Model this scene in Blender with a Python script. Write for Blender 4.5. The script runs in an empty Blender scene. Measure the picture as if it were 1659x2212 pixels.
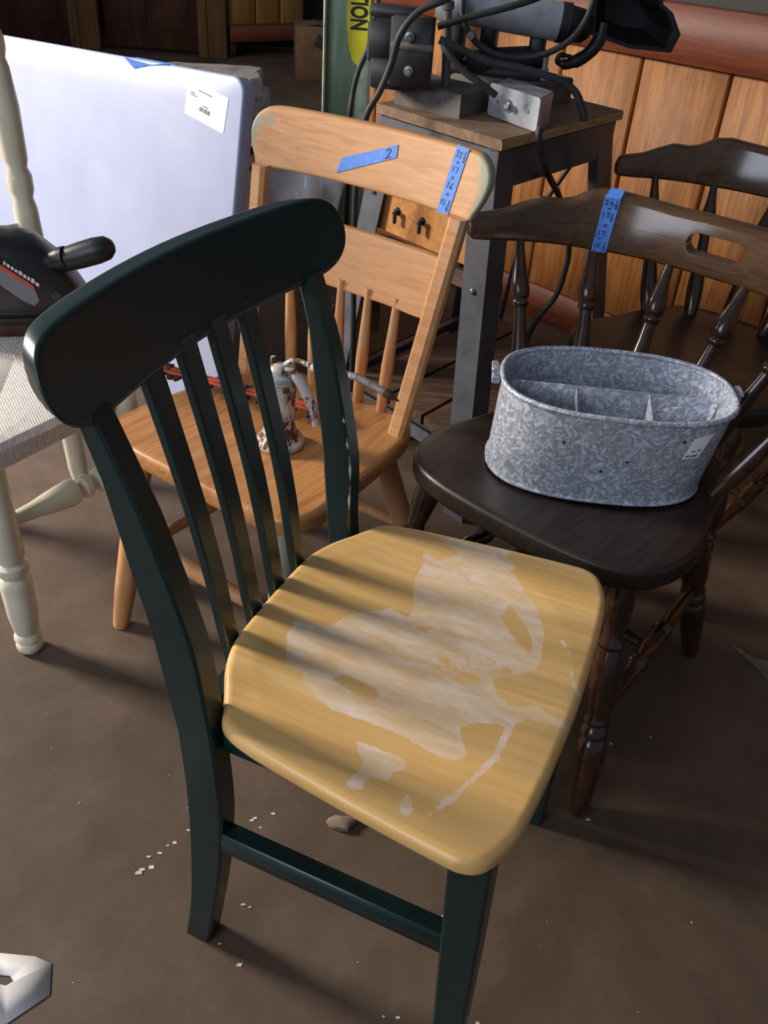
import bpy, bmesh, math, random
from mathutils import Vector, Matrix
R = math.radians
sc = bpy.context.scene
col = sc.collection

# ------------------------------------------------------------------ camera
cam = bpy.data.cameras.new('camera')
co = bpy.data.objects.new('camera', cam); col.objects.link(co)
PITCH, ROLL, FPX = R(35.1), R(4.25), 1900.0
fw = Vector((0, math.cos(PITCH), -math.sin(PITCH))); rt = Vector((1, 0, 0)); dn = fw.cross(rt)
r2 = math.cos(ROLL)*rt - math.sin(ROLL)*dn
d2 = math.sin(ROLL)*rt + math.cos(ROLL)*dn
M = Matrix.Identity(4)
for i in range(3):
    M[i][0] = r2[i]; M[i][1] = -d2[i]; M[i][2] = -fw[i]
M[2][3] = 1.12
co.matrix_world = M
cam.sensor_fit = 'VERTICAL'; cam.sensor_height = 24.0
cam.lens = FPX/2212*24.0
cam.clip_start = 0.02; cam.clip_end = 60
sc.camera = co

# ------------------------------------------------------------------ light
w = bpy.data.worlds.new('World'); sc.world = w; w.use_nodes = True
bg = w.node_tree.nodes['Background']
bg.inputs[0].default_value = (0.72, 0.80, 1.0, 1); bg.inputs[1].default_value = 0.18

def area(name, loc, target, size, sy, power, color):
    l = bpy.data.lights.new(name, 'AREA'); l.shape = 'RECTANGLE'; l.size = size; l.size_y = sy
    l.energy = power; l.color = color
    o = bpy.data.objects.new(name, l); col.objects.link(o); o.location = loc
    o.rotation_euler = (Vector(target)-Vector(loc)).to_track_quat('-Z', 'Y').to_euler()
    return o
area('side_window_light', (-3.6, 2.05, 1.95), (0.0, 1.0, 0.45), 0.72, 0.7, 200, (1.0, 0.93, 0.84))
area('open_doorway_light', (-2.6, -1.9, 2.0), (-0.3, 2.0, 0.5), 2.2, 2.0, 62, (0.78, 0.86, 1.0))

vs = sc.view_settings
vs.view_transform = 'Standard'; vs.look = 'None'; vs.exposure = 0.22; vs.gamma = 1.0
vs.use_curve_mapping = False

# ------------------------------------------------------------------ helpers
def lin(c):
    return tuple(((x/255)/12.92 if x/255 <= 0.04045 else ((x/255+0.055)/1.055)**2.4) for x in c[:3])+(1.0,)

class NT:
    def __init__(s, name):
        s.m = bpy.data.materials.new(name); s.m.use_nodes = True
        s.t = s.m.node_tree; s.n = s.t.nodes; s.b = s.n['Principled BSDF']
        s.tc = s.n.new('ShaderNodeTexCoord')
    def link(s, a, b): s.t.links.new(a, b)
    def mapping(s, scale=(1, 1, 1), rot=(0, 0, 0), src='Object', loc=(0, 0, 0)):
        m = s.n.new('ShaderNodeMapping'); m.inputs['Scale'].default_value = scale
        m.inputs['Rotation'].default_value = rot; m.inputs['Location'].default_value = loc
        s.link(s.tc.outputs[src], m.inputs[0]); return m.outputs[0]
    def noise(s, vec, scale, detail=4, rough=.55, dist=0.0):
        n = s.n.new('ShaderNodeTexNoise'); n.inputs['Scale'].default_value = scale
        n.inputs['Detail'].default_value = detail; n.inputs['Roughness'].default_value = rough
        n.inputs['Distortion'].default_value = dist
        s.link(vec, n.inputs['Vector']); return n.outputs[0]
    def ramp(s, fac, stops):
        r = s.n.new('ShaderNodeValToRGB'); e = r.color_ramp.elements
        while len(e) < len(stops): e.new(0.5)
        for k, (p, c) in enumerate(stops):
            e[k].position = p; e[k].color = c if len(c) == 4 else lin(c)
        s.link(fac, r.inputs[0]); return r.outputs[0]
    def fmap(s, fac, a, b, c=0.0, d=1.0):
        r = s.n.new('ShaderNodeMapRange'); r.inputs[1].default_value = a; r.inputs[2].default_value = b
        r.inputs[3].default_value = c; r.inputs[4].default_value = d; r.clamp = True
        s.link(fac, r.inputs[0]); return r.outputs[0]
    def math(s, op, a, b=None):
        m = s.n.new('ShaderNodeMath'); m.operation = op
        for k, x in enumerate((a, b)):
            if x is None: continue
            if isinstance(x, (int, float)): m.inputs[k].default_value = x
            else: s.link(x, m.inputs[k])
        return m.outputs[0]
    def mix(s, fac, a, b, blend='MIX'):
        m = s.n.new('ShaderNodeMix'); m.data_type = 'RGBA'; m.blend_type = blend
        for idx, x in ((0, fac), (6, a), (7, b)):
            if isinstance(x, (int, float)): m.inputs[idx].default_value = x
            elif isinstance(x, tuple): m.inputs[idx].default_value = x if len(x) == 4 else lin(x)
            else: s.link(x, m.inputs[idx])
        return m.outputs[2]
    def bump(s, h, strength=.2, dist=.002):
        b = s.n.new('ShaderNodeBump'); b.inputs['Strength'].default_value = strength
        b.inputs['Distance'].default_value = dist
        s.link(h, b.inputs['Height']); s.link(b.outputs[0], s.b.inputs['Normal'])
    def sep(s, src='Object'):
        x = s.n.new('ShaderNodeSeparateXYZ'); s.link(s.tc.outputs[src], x.inputs[0]); return x.outputs
    def base(s, c):
        if isinstance(c, tuple): s.b.inputs['Base Color'].default_value = c if len(c) == 4 else lin(c)
        else: s.link(c, s.b.inputs['Base Color'])
    def set(s, rough=.5, metal=0.0, coat=0.0, spec=None):
        s.b.inputs['Roughness'].default_value = rough; s.b.inputs['Metallic'].default_value = metal
        s.b.inputs['Coat Weight'].default_value = coat; s.b.inputs['Coat Roughness'].default_value = .15
        if spec is not None: s.b.inputs['Specular IOR Level'].default_value = spec

def m_plain(name, c, rough=.5, metal=0.0, var=.25, scale=25, bump=0.0, coat=0.0, dark=None):
    n = NT(name); v = n.mapping(); f = n.noise(v, scale, 5, .6)
    d = dark or tuple(x*(1-var) for x in c)
    l = tuple(min(255, x*(1+var*.5)) for x in c)
    n.base(n.ramp(f, [(.3, d), (.5, c), (.72, l)])); n.set(rough, metal, coat)
    if bump: n.bump(f, bump, .002)
    return n.m

def m_wood(name, dark, mid, light, grain=(2, 40, 40), scale=3.0, rough=.45, coat=0.0, bump=.05, dist=1.2):
    n = NT(name); v = n.mapping(grain)
    f = n.noise(v, scale, 6, .6, dist); big = n.noise(n.mapping((1, 1, 1)), 6, 3, .5)
    c = n.ramp(f, [(.28, dark), (.5, mid), (.74, light)])
    c = n.mix(n.fmap(big, .35, .7, 0.0, .35), c, dark)
    n.base(c); n.set(rough, 0, coat)
    if bump: n.bump(f, bump, .001)
    return n.m

class MB:
    def __init__(s): s.v = []; s.f = []
    def add(s, vs, fs):
        o = len(s.v); s.v += [tuple(p) for p in vs]; s.f += [tuple(i+o for i in f) for f in fs]
    def loft(s, rings, cap=True, closed=False):
        n = len(rings[0]); vs = [p for r in rings for p in r]; fs = []
        m = len(rings)
        for k in range(m if closed else m-1):
            a = k*n; b = ((k+1) % m)*n
            for i in range(n):
                j = (i+1) % n; fs.append((a+i, a+j, b+j, b+i))
        if cap and not closed:
            fs.append(tuple(range(n))[::-1]); fs.append(tuple(range((m-1)*n, m*n)))
        s.add(vs, fs)
    def box(s, c, size, rot=None, bev=.002):
        hx, hy, hz = (x/2 for x in size); b = min(bev, hx*.9, hy*.9, hz*.9)
        def ring(z, ins):
            x, y = hx-ins, hy-ins; k = b
            return [(x-k, -y, z), (x, -y+k, z), (x, y-k, z), (x-k, y, z), (-x+k, y, z), (-x, y-k, z), (-x, -y+k, z), (-x+k, -y, z)]
        rings = [ring(-hz, b*.7), ring(-hz+b, 0), ring(hz-b, 0), ring(hz, b*.7)]
        Mx = rot if rot is not None else Matrix.Identity(3); c = Vector(c)
        s.loft([[Mx @ Vector(p)+c for p in r] for r in rings])
    def hexa(s, bot, top, bev=0.0):
        """prism between two 3-D polygons of the same length"""
        s.loft([bot, top])
    def lathe(s, p0, p1, prof, n=16):
        p0, p1 = Vector(p0), Vector(p1); ax = (p1-p0); q = ax.normalized().to_track_quat('Z', 'Y').to_matrix()
        rings = []
        for t, r in prof:
            c = p0+ax*t
            rings.append([c+q @ Vector((r*math.cos(2*math.pi*i/n), r*math.sin(2*math.pi*i/n), 0)) for i in range(n)])
        s.loft(rings)
    def tube(s, pts, r, n=10, sub=5, closed=False):
        P = [Vector(p) for p in pts]; out = []
        if sub > 1 and len(P) > 2:
            for i in range(len(P)-1):
                a = P[max(i-1, 0)]; b = P[i]; c = P[i+1]; d = P[min(i+2, len(P)-1)]
                for k in range(sub):
                    t = k/sub
                    out.append(.5*((2*b)+(c-a)*t+(2*a-5*b+4*c-d)*t*t+(3*b-a-3*c+d)*t**3))
            out.append(P[-1])
        else: out = P
        up = Vector((0, 0, 1)); rings = []
        t0 = (out[1]-out[0]).normalized()
        x = t0.cross(up)
        if x.length < .1: x = t0.cross(Vector((1, 0, 0)))
        x.normalize()
        for i, p in enumerate(out):
            t = (out[min(i+1, len(out)-1)]-out[max(i-1, 0)]).normalized()
            x = (x-t*x.dot(t)).normalized(); y = t.cross(x)
            rr = r[min(len(r)-1, int(i*len(r)/len(out)))] if isinstance(r, (list, tuple)) else r
            rings.append([p+x*(rr*math.cos(2*math.pi*k/n))+y*(rr*math.sin(2*math.pi*k/n)) for k in range(n)])
        s.loft(rings)
    def slab(s, outline, f, thick, edge, rings=6, inner=.0):
        """rounded plate: 2-D outline, f(a, b, t) -> 3-D with t = 0 front .. thick back"""
        n = len(outline); cx = sum(p[0] for p in outline)/n; cy = sum(p[1] for p in outline)/n
        def inset(d):
            res = []
            for i in range(n):
                a = outline[i-1]; b = outline[(i+1) % n]; p = outline[i]
                tx, ty = b[0]-a[0], b[1]-a[1]; l = math.hypot(tx, ty) or 1
                nx, ny = -ty/l, tx/l
                res.append((p[0]+nx*d, p[1]+ny*d))
            return res
        # orientation: make the inset go inwards
        area_ = sum(outline[i-1][0]*outline[i][1]-outline[i][0]*outline[i-1][1] for i in range(n))
        sg = 1 if area_ > 0 else -1
        R_ = []
        b1 = inset(edge*sg)
        for k in range(rings):
            q = (k+.5)/(rings) if k else 0.02
            R_.append([f(cx+(p[0]-cx)*q, cy+(p[1]-cy)*q, 0) for p in b1])
        for k in range(5):
            a = k/4*math.pi/2
            o = inset(edge*sg*(1-math.sin(a)))
            R_.append([f(p[0], p[1], edge*(1-math.cos(a))) for p in o])
        for k in range(5):
            a = k/4*math.pi/2
            o = inset(edge*sg*(1-math.cos(a)))
            R_.append([f(p[0], p[1], thick-edge*(1-math.sin(a))) for p in o])
        for k in range(rings-1, -1, -1):
            q = (k+.5)/(rings) if k else 0.02
            R_.append([f(cx+(p[0]-cx)*q, cy+(p[1]-cy)*q, thick) for p in b1])
        s.loft(R_)
    def build(s, name, mat, parent=None, smooth=38, attr=None):
        me = bpy.data.meshes.new(name); me.from_pydata(s.v, [], s.f)
        bm = bmesh.new(); bm.from_mesh(me); bmesh.ops.recalc_face_normals(bm, faces=bm.faces); bm.to_mesh(me); bm.free()
        if smooth:
            for p in me.polygons: p.use_smooth = True
            me.set_sharp_from_angle(angle=R(smooth))
        if attr:
            a = me.attributes.new(attr[0], 'FLOAT', 'POINT')
            a.data.foreach_set('value', [attr[1](v.co) for v in me.vertices])
        me.materials.append(mat)
        o = bpy.data.objects.new(name, me); col.objects.link(o)
        if parent: o.parent = parent
        return o

def thing(name, label, cat, loc=(0, 0, 0), rz=0, group=None):
    o = bpy.data.objects.new(name, None); col.objects.link(o); o.empty_display_size = .05
    o.location = loc; o.rotation_euler = (0, 0, rz)
    return tag(o, label, cat, group)
def tag(o, label, cat, group=None):
    o['label'] = label; o['category'] = cat
    if group: o['group'] = group
    return o
def struct(o, label=None):
    o['kind'] = 'structure'
    if label: o['label'] = label
    return o
def part_label(o, label): o['label'] = label; return o
def interp(tab, x):
    if x <= tab[0][0]: return tab[0][1]
    for (a, b), (c, d) in zip(tab, tab[1:]):
        if x <= c: return b+(d-b)*(x-a)/(c-a)
    return tab[-1][1]
def smooth_closed(pts, sub=6):
    n = len(pts); out = []
    for i in range(n):
        a, b, c, d = pts[i-1], pts[i], pts[(i+1) % n], pts[(i+2) % n]
        for k in range(sub):
            t = k/sub
            out.append(tuple(.5*(2*b[j]+(c[j]-a[j])*t+(2*a[j]-5*b[j]+4*c[j]-d[j])*t*t+(3*b[j]-a[j]-3*c[j]+d[j])*t**3) for j in (0, 1)))
    return out
def mirror(half):
    """half outline with v >= 0, first and last on the axis or not -> closed outline"""
    o = list(half); m = [(u, -v) for u, v in reversed(half) if abs(v) > 1e-6]
    return o+m

# ------------------------------------------------------------------ materials
def m_floor():
    n = NT('worn_concrete'); v = n.mapping()
    f = n.noise(v, 2.2, 8, .62, .6); g = n.noise(v, 14, 6, .65, .3); h = n.noise(v, 160, 3, .6)
    c = n.ramp(f, [(.28, (66, 53, 42)), (.5, (92, 75, 60)), (.7, (112, 92, 76))])
    c = n.mix(n.fmap(g, .4, .75, 0, .45), c, (68, 54, 43)); c = n.mix(n.fmap(n.noise(v, 5, 6, .6, 1.0), .55, .75, 0, .35), c, (60, 50, 40)); c = n.mix(n.fmap(h, .62, .8, 0, .4), c, (120, 104, 90))
    n.base(c); n.set(.62, 0, 0, .35); n.bump(g, .25, .003); return n.m
M_FLOOR = m_floor()

def m_green():
    n = NT('dark_green_paint'); v = n.mapping()
    f = n.noise(v, 7, 4, .5); g = n.noise(v, 90, 4, .6)
    c = n.ramp(f, [(.3, (14, 38, 37)), (.7, (21, 48, 47))])
    chip = n.math('MULTIPLY', n.fmap(g, .74, .77), n.fmap(n.noise(v, 9, 2), .55, .6))
    n.base(n.mix(chip, c, (120, 130, 120))); n.set(.34, 0, .15); n.bump(n.noise(v, 40, 3), .04, .001); return n.m
M_GREEN = m_green()

def m_seat():
    n = NT('worn_varnished_seat'); v = n.mapping((1.6, 26, 26), rot=(0, 0, R(4)))
    f = n.noise(v, 3.0, 6, .6, .6)
    wood = n.ramp(f, [(.3, (216, 168, 98)), (.5, (230, 186, 118)), (.72, (238, 200, 138))])
    band = n.noise(n.mapping((.6, 9, 1)), 2.0, 2, .5)
    wood = n.mix(n.fmap(band, .4, .65, 0, .45), wood, (212, 162, 92))
    a = n.n.new('ShaderNodeAttribute'); a.attribute_name = 'wear'
    vv = n.mapping()
    nz = n.math('ADD', n.math('MULTIPLY', n.math('SUBTRACT', n.noise(vv, 150, 5, .7), .5), .55), n.math('MULTIPLY', n.math('SUBTRACT', n.noise(vv, 38, 4, .6, .6), .5), .95))
    edge = n.math('ADD', a.outputs['Fac'], nz)
    msk0 = n.fmap(edge, .44, .54)
    thin = n.fmap(n.noise(n.mapping((1, 2.2, 1), rot=(0, 0, R(20))), 13, 5, .6, .7), .36, .62, .5, 1.0)
    msk = n.math('MULTIPLY', msk0, thin)
    dirt = n.noise(n.mapping((1, 3, 1)), 22, 6, .6, .8)
    bare = n.ramp(dirt, [(.3, (214, 184, 144)), (.5, (230, 204, 174)), (.7, (240, 220, 204))])
    scr = n.noise(n.mapping((60, 6, 1), rot=(0, 0, R(-35))), 3.0, 3, .6)
    bare = n.mix(n.fmap(scr, .58, .75, 0, .5), bare, (240, 226, 214))
    c = n.mix(n.math('MULTIPLY', msk, .95), wood, bare)
    n.base(c)
    n.set(.4, 0, 0); n.link(n.fmap(msk, 0, 1, .33, .6), n.b.inputs['Roughness'])
    n.bump(n.math('SUBTRACT', n.math('MULTIPLY', f, .3), msk), .1, .0006); return n.m
M_SEAT = m_seat()

def m_orange(name, paint, axis=(40, 3, 40), endmask=True):
    n = NT(name); v = n.mapping(axis); f = n.noise(v, 2.4, 5, .6, 1.0)
    c = n.ramp(f, [(.28, (184, 126, 74)), (.5, (200, 145, 94)), (.74, (210, 158, 110))])
    big = n.noise(n.mapping(), 9, 4, .6)
    c = n.mix(n.fmap(big, .55, .75, 0, .35), c, (176, 116, 66))
    s = n.sep(); ay = n.math('ABSOLUTE', s[1])
    g = n.noise(n.mapping(), 22, 4, .65)
    if endmask: k = n.math('ADD', n.math('MULTIPLY', n.fmap(ay, .17, .235), .42), n.math('MULTIPLY', g, .72))
    else: k = g
    c = n.mix(n.fmap(k, paint, paint+.12, 0, .75), c, (126, 150, 132))
    n.base(c); n.set(.48, 0, 0); n.bump(f, .05, .001); return n.m
M_ORANGE = m_orange('stripped_orange_wood', .55)
M_ORANGE_SEAT = m_wood('stripped_orange_seat', (156, 100, 52), (188, 130, 74), (206, 150, 94), (3, 34, 34), 2.2, .36)
M_ORANGE_LEG = m_orange('orange_leg_wood', .62, (30, 30, 3), False)
M_ORANGE_PAINT = m_orange('leg_with_old_green_paint', .36, (30, 30, 3), False)

M_BROWN = m_wood('dark_brown_varnish', (62, 40, 22), (84, 58, 34), (102, 74, 48), (24, 3, 24), 2.6, .2, .5, .015)
M_BROWN_SEAT = m_wood('worn_dark_brown_seat', (28, 20, 15), (42, 31, 24), (56, 43, 35), (4, 26, 26), 2.4, .42, .08, .03)
M_BROWN_TURN = m_wood('dark_brown_turned', (44, 25, 14), (60, 36, 21), (76, 48, 29), (14, 14, 14), 2.6, .2, .5, .02)

def m_tape():
    n = NT('blue_masking_tape'); f = n.noise(n.mapping(), 160, 3, .6)
    n.base(n.ramp(f, [(.3, (70, 122, 210)), (.7, (92, 146, 232))])); n.set(.6); n.bump(f, .15, .0005); return n.m
M_TAPE = m_tape()
M_INK = m_plain('marker_ink', (22, 34, 70), .6, 0, .1)

def m_galv():
    n = NT('galvanized_steel'); v = n.mapping()
    d = n.noise(v, 9, 3)
    va = n.n.new('ShaderNodeVectorMath'); va.operation = 'ADD'
    nz = n.n.new('ShaderNodeTexNoise'); nz.inputs['Scale'].default_value = 45
    n.link(v, nz.inputs['Vector'])
    sc_ = n.n.new('ShaderNodeVectorMath'); sc_.operation = 'SCALE'; sc_.inputs[3].default_value = .03
    n.link(nz.outputs[1], sc_.inputs[0]); n.link(v, va.inputs[0]); n.link(sc_.outputs[0], va.inputs[1])
    vo = n.n.new('ShaderNodeTexVoronoi'); vo.inputs['Scale'].default_value = 250; n.link(va.outputs[0], vo.inputs['Vector'])
    vs2 = n.n.new('ShaderNodeSeparateColor'); n.link(vo.outputs['Color'], vs2.inputs[0])
    c = n.ramp(vs2.outputs[0], [(.1, (152, 158, 168)), (.5, (174, 180, 192)), (.95, (220, 226, 238))])
    c = n.mix(n.fmap(d, .5, .75, 0, .35), c, (120, 122, 118))
    n.base(c); n.set(.45, .3); n.link(n.fmap(vs2.outputs[1], 0, 1, .36, .62), n.b.inputs['Roughness'])
    n.bump(vo.outputs[0], .12, .001); return n.m
M_GALV = m_galv()
M_STEEL = m_plain('grey_painted_steel', (92, 93, 101), .42, .2, .25, 14, .05)
M_BLACKSTEEL = m_plain('dark_machine_steel', (46, 46, 50), .5, .3, .3, 20, .1)
M_DUSTY = m_plain('dusty_grey_casting', (96, 90, 86), .8, .1, .25, 18, .15)
M_ALU = m_plain('dull_aluminium', (166, 169, 174), .38, .3, .15, 30, .03)
M_BLACK = m_plain('black_plastic', (26, 26, 28), .42, 0, .25, 30, .05)
M_RUBBER = m_plain('cable_rubber', (46, 46, 47), .6, 0, .25, 40, .05)
M_BOLT = m_plain('zinc_bolt', (170, 170, 172), .3, .85, .15, 60)
M_WHITEPAINT = m_plain('cream_gloss_paint', (222, 214, 188), .28, 0, .06, 12, .02, .2)
def m_rush():
    n = NT('white_painted_rush'); f = n.noise(n.mapping(), 120, 4, .6)
    n.base(n.ramp(f, [(.3, (218, 206, 194)), (.55, (236, 226, 216)), (.75, (246, 240, 234))])); n.set(.7); n.bump(f, .3, .001); return n.m
M_RUSH = m_rush()
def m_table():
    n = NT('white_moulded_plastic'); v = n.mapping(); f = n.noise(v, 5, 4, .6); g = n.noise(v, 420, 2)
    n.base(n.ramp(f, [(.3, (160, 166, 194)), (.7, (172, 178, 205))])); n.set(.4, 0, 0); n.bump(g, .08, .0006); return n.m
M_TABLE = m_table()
M_PAPER = m_plain('white_paper', (212, 208, 206), .7, 0, .03)
M_GREY_PRINT = m_plain('grey_print', (120, 120, 124), .7, 0, .1)
def m_panel():
    n = NT('orange_panelling'); f = n.noise(n.mapping((26, 26, 1.6)), 3.0, 7, .68, .5)
    c = n.ramp(f, [(.3, (118, 70, 30)), (.5, (162, 104, 50)), (.7, (182, 124, 66))])
    g = n.noise(n.mapping((6, 6, 2)), 2.2, 5, .6, .4)
    c = n.mix(n.fmap(g, .42, .7, 0, .55), c, (118, 70, 32))
    k = n.noise(n.mapping((60, 60, 8)), 3.0, 4, .6); c = n.mix(n.fmap(k, .55, .72, 0, .4), c, (96, 56, 26))
    n.base(c); n.set(.6); n.bump(f, .08, .001); return n.m
M_PANEL = m_panel()
M_RAIL = m_wood('red_brown_trim', (86, 38, 20), (116, 55, 30), (134, 68, 40), (2, 2, 24), 2.5, .55, 0, .03)
M_DARKWALL = m_plain('dark_upper_wall', (52, 48, 42), .7, 0, .3, 5)
M_PLY = m_wood('dusty_plywood', (98, 72, 52), (128, 100, 76), (150, 122, 98), (3, 22, 22), 2.4, .75, 0, .1)
M_PLYEDGE = m_wood('raw_ply_edge', (150, 112, 64), (190, 152, 96), (214, 182, 128), (6, 6, 60), 3, .8, 0, .2)
M_DARKWOOD = m_wood('old_dark_board', (48, 32, 22), (82, 58, 42), (112, 84, 66), (3, 26, 26), 2.5, .7, 0, .1)
M_PALEGREEN = m_wood('pale_green_paint', (122, 148, 120), (146, 172, 144), (170, 192, 168), (18, 18, 2), 2.0, .6, 0, .1)
M_MINT = m_plain('chipped_mint_paint', (186, 204, 186), .65, 0, .2, 18, .1)
M_YELLOW = m_plain('yellow_caution_tape', (222, 214, 36), .4, 0, .06, 20)
M_RUST = m_plain('rusty_red_paint', (178, 74, 48), .7, .1, .4, 30, .2)
M_RUSTDARK = m_plain('dark_rust', (74, 48, 38), .8, .2, .3, 40, .2)
def m_can():
    n = NT('chipped_white_enamel'); v = n.mapping((1, 1, .6)); f = n.noise(v, 60, 6, .7, .4)
    k = n.fmap(f, .5, .55); n.base(n.mix(k, (206, 200, 190), (92, 56, 40)))
    n.set(.4, .2); n.link(n.fmap(k, 0, 1, .3, .75), n.b.inputs['Roughness']); n.bump(f, .2, .001); return n.m
M_CAN = m_can()
M_DOOR = m_wood('dark_red_brown_door', (52, 28, 20), (78, 44, 32), (96, 58, 42), (10, 10, 1), 2.4, .6)
M_DOORTRIM = m_wood('brown_casing', (88, 60, 36), (116, 82, 50), (132, 96, 62), (10, 10, 1), 2.2, .6)
M_TAN = m_wood('tan_cupboard_front', (120, 84, 34), (158, 116, 54), (176, 134, 70), (12, 12, 1), 2.2, .6)
M_CARD = m_plain('brown_cardboard', (112, 82, 56), .8, 0, .2, 6)
M_STONE = m_plain('grey_rough_slab', (172, 160, 150), .85, 0, .25, 12, .4)
def m_plastic():
    n = NT('clear_plastic_sheet'); n.base((235, 236, 240)); n.set(.18)
    n.b.inputs['Alpha'].default_value = .62; return n.m
M_PLASTIC = m_plastic()

# ------------------------------------------------------------------ setting
mb = MB(); mb.box((0, 4, -.05), (16, 18, .1), None, .001)
struct(mb.build('floor', M_FLOOR), 'brown stained concrete workshop floor')

WA = Vector((.361, 2.871, 0)); wd = R(-45.56); wt = Vector((math.cos(wd), math.sin(wd), 0)); wn = Vector((-wt.y, wt.x, 0))  # wn points behind the wall
def W(s, d, z): return WA+wt*s+wn*d+Vector((0, 0, z))
wrot = Matrix((wt, wn, Vector((0, 0, 1)))).transposed()
mb = MB(); mb.box(W(.9, .06, 1.2), (3.4, .06, 2.4), wrot, .001)
wall = struct(mb.build('wall_right', M_DARKWALL), 'wall with orange grooved panelling under a red rail')
bd = None
for k in range(-4, 10):
    s0 = .0715+k*.2632
    if s0+.26 < -.8 or s0 > 2.6: continue
    mb = MB(); mb.box(W(s0+.1316, .018, .46), (.256, .03, .72), wrot, .004)
    mb.build('board', M_PANEL, wall)
mb = MB(); mb.box(W(.9, .0, .873), (3.4, .045, .13), wrot, .003)
struct(mb.build('trim_1', M_RAIL), 'red brown rail along the top of the panelling')
mb = MB(); mb.box(W(.9, -.002, .055), (3.4, .022, .11), wrot, .005)
struct(mb.build('baseboard_right', M_RAIL), 'red brown baseboard below the panelling')

mb = MB(); mb.box((-2.5, 8.35, 1.3), (9, .1, 2.6), None, .001)
struct(mb.build('wall_back', M_DARKWALL), 'dark far wall of the workshop')
def door(name, x0, x1, y, label):
    d = thing(name, label, 'door', ((x0+x1)/2, y, 0)); d['kind'] = 'structure'; del d['category']
    wd_ = x1-x0
    m = MB(); m.box((0, 0, 1.02), (wd_, .04, 2.0), None, .004); m.build('leaf', M_DOOR, d)
    for sx in (-1, 1):
        for zc, h in ((.5, .7), (1.45, .9)):
            m = MB(); m.box((sx*wd_*.22, -.025, zc), (wd_*.34, .016, h), None, .006); m.build('panel', M_DOOR, d)
    return d
door('door_1', -3.45, -2.66, 7.55, 'dark red brown door at far left behind the white table')
door('door_2', -2.42, -1.68, 7.60, 'dark brown door behind the blue tape on the table')
for k, (x0, x1, y) in enumerate(((-2.655, -2.43, 7.5), (-1.67, -1.46, 7.5))):
    m = MB(); m.box(((x0+x1)/2, y, 1.1), (x1-x0, .09, 2.2), None, .01); m.box(((x0+x1)/2-.06, y-.05, 1.1), (.05, .03, 2.2), None, .006)
    struct(m.build('trim_%d' % (k+2), M_DOORTRIM), 'brown door casing at the far end')

# tan cupboard far behind
t = thing('cupboard', 'tan wooden cupboard far behind, left of the green post', 'cupboard', (-1.18, 7.75, 0), R(38))
m = MB(); m.box((0, .2, .56), (.66, .36, .9), None, .004); m.build('body', M_TAN, t)
for k in (-1, 0, 1):
    m = MB(); m.box((k*.215, .01, .6), (.2, .02, .74), None, .005); m.build('board', M_TAN, t)
m = MB(); m.box((0, .0, .165), (.68, .05, .11), None, .006); m.build('bottom_rail', M_RAIL, t)
for sx in (-1, 1):
    m = MB(); m.box((sx*.31, .03, .06), (.05, .05, .12), None, .004); m.build('foot', M_DOOR, t)
t = thing('cardboard_box', 'brown cardboard box on the far floor beside the green post', 'box', (-.72, 6.95, 0), R(12))
m = MB(); m.box((0, 0, .17), (.3, .24, .34), None, .004); m.build('carton', M_CARD, t)
for sx in (-1, 1):
    m = MB(); m.box((sx*.078, 0, .345), (.15, .24, .006), Matrix.Rotation(R(6*sx), 3, 'Y'), .001); m.build('flap', M_CARD, t)
m = MB(); m.box((.03, -.123, .24), (.1, .003, .08), Matrix.Rotation(R(20), 3, 'Y'), .001); part_label(m.build('print_mark', M_DARKWALL, t), 'dark printed mark on the box')

# rough slabs behind the table
rnd = random.Random(4)
for k, (x, y, z, wx, wy, a, lab) in enumerate(((-.86, 4.55, .145, .5, .42, 12, 'lowest wide grey slab of the stack behind the white table'),
                                               (-.93, 4.55, .265, .42, .4, -6, 'thick middle grey slab of the stack behind the white table'),
                                               (-.96, 4.5, .355, .46, .36, 8, 'pale top slab of the stack behind the white table'))):
    t = thing('slab', lab, 'slab', (x, y, z-.04), R(a), 'stacked slabs')
    m = MB(); pts = []
    for i in range(28):
        an = 2*math.pi*i/28; c_, s_ = math.cos(an), math.sin(an); q = 1/max(abs(c_), abs(s_))
        pts.append((c_*q*wx/2+rnd.uniform(-.012, .012), s_*q*wy/2+rnd.uniform(-.012, .012)))
    m.loft([[(p[0]*1.0, p[1], 0) for p in pts], [(p[0], p[1], .065) for p in pts], [(p[0]*.96, p[1]*.96, .08) for p in pts]])
    m.build('slab_body', M_STONE, t)
    m = MB(); m.box((0, 0, -.03 if k else -.045), (wx*.9, wy*.3, .06 if not k else .04), None, .004); m.build('spacer', M_DARKWOOD, t)
m = MB(); m.box((-.9, 4.55, .03), (.55, .45, .06), None, .006)
tag(m.build('pallet_board', M_DARKWOOD), 'dark board on the floor under the grey slabs', 'board')

# green post with caution tape
t = thing('green_post', 'pale green painted post with a strip of caution tape', 'post', (-.209, 2.93, 0), R(-2))
m = MB(); m.box((-.02, .03, 1.0), (.092, .06, 2.0), None, .004); m.build('post_face', M_PALEGREEN, t)
m = MB(); m.box((.046, .03, 1.0), (.04, .058, 2.0), None, .003); part_label(m.build('side_strip', M_MINT, t), 'pale mint side strip with chipped paint')
m = MB(); m.box((-.068, .0, 1.0), (.006, .07, 2.0), None, .002); part_label(m.build('edge_bead', M_MINT, t), 'thin pale edge of the post')
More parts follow.
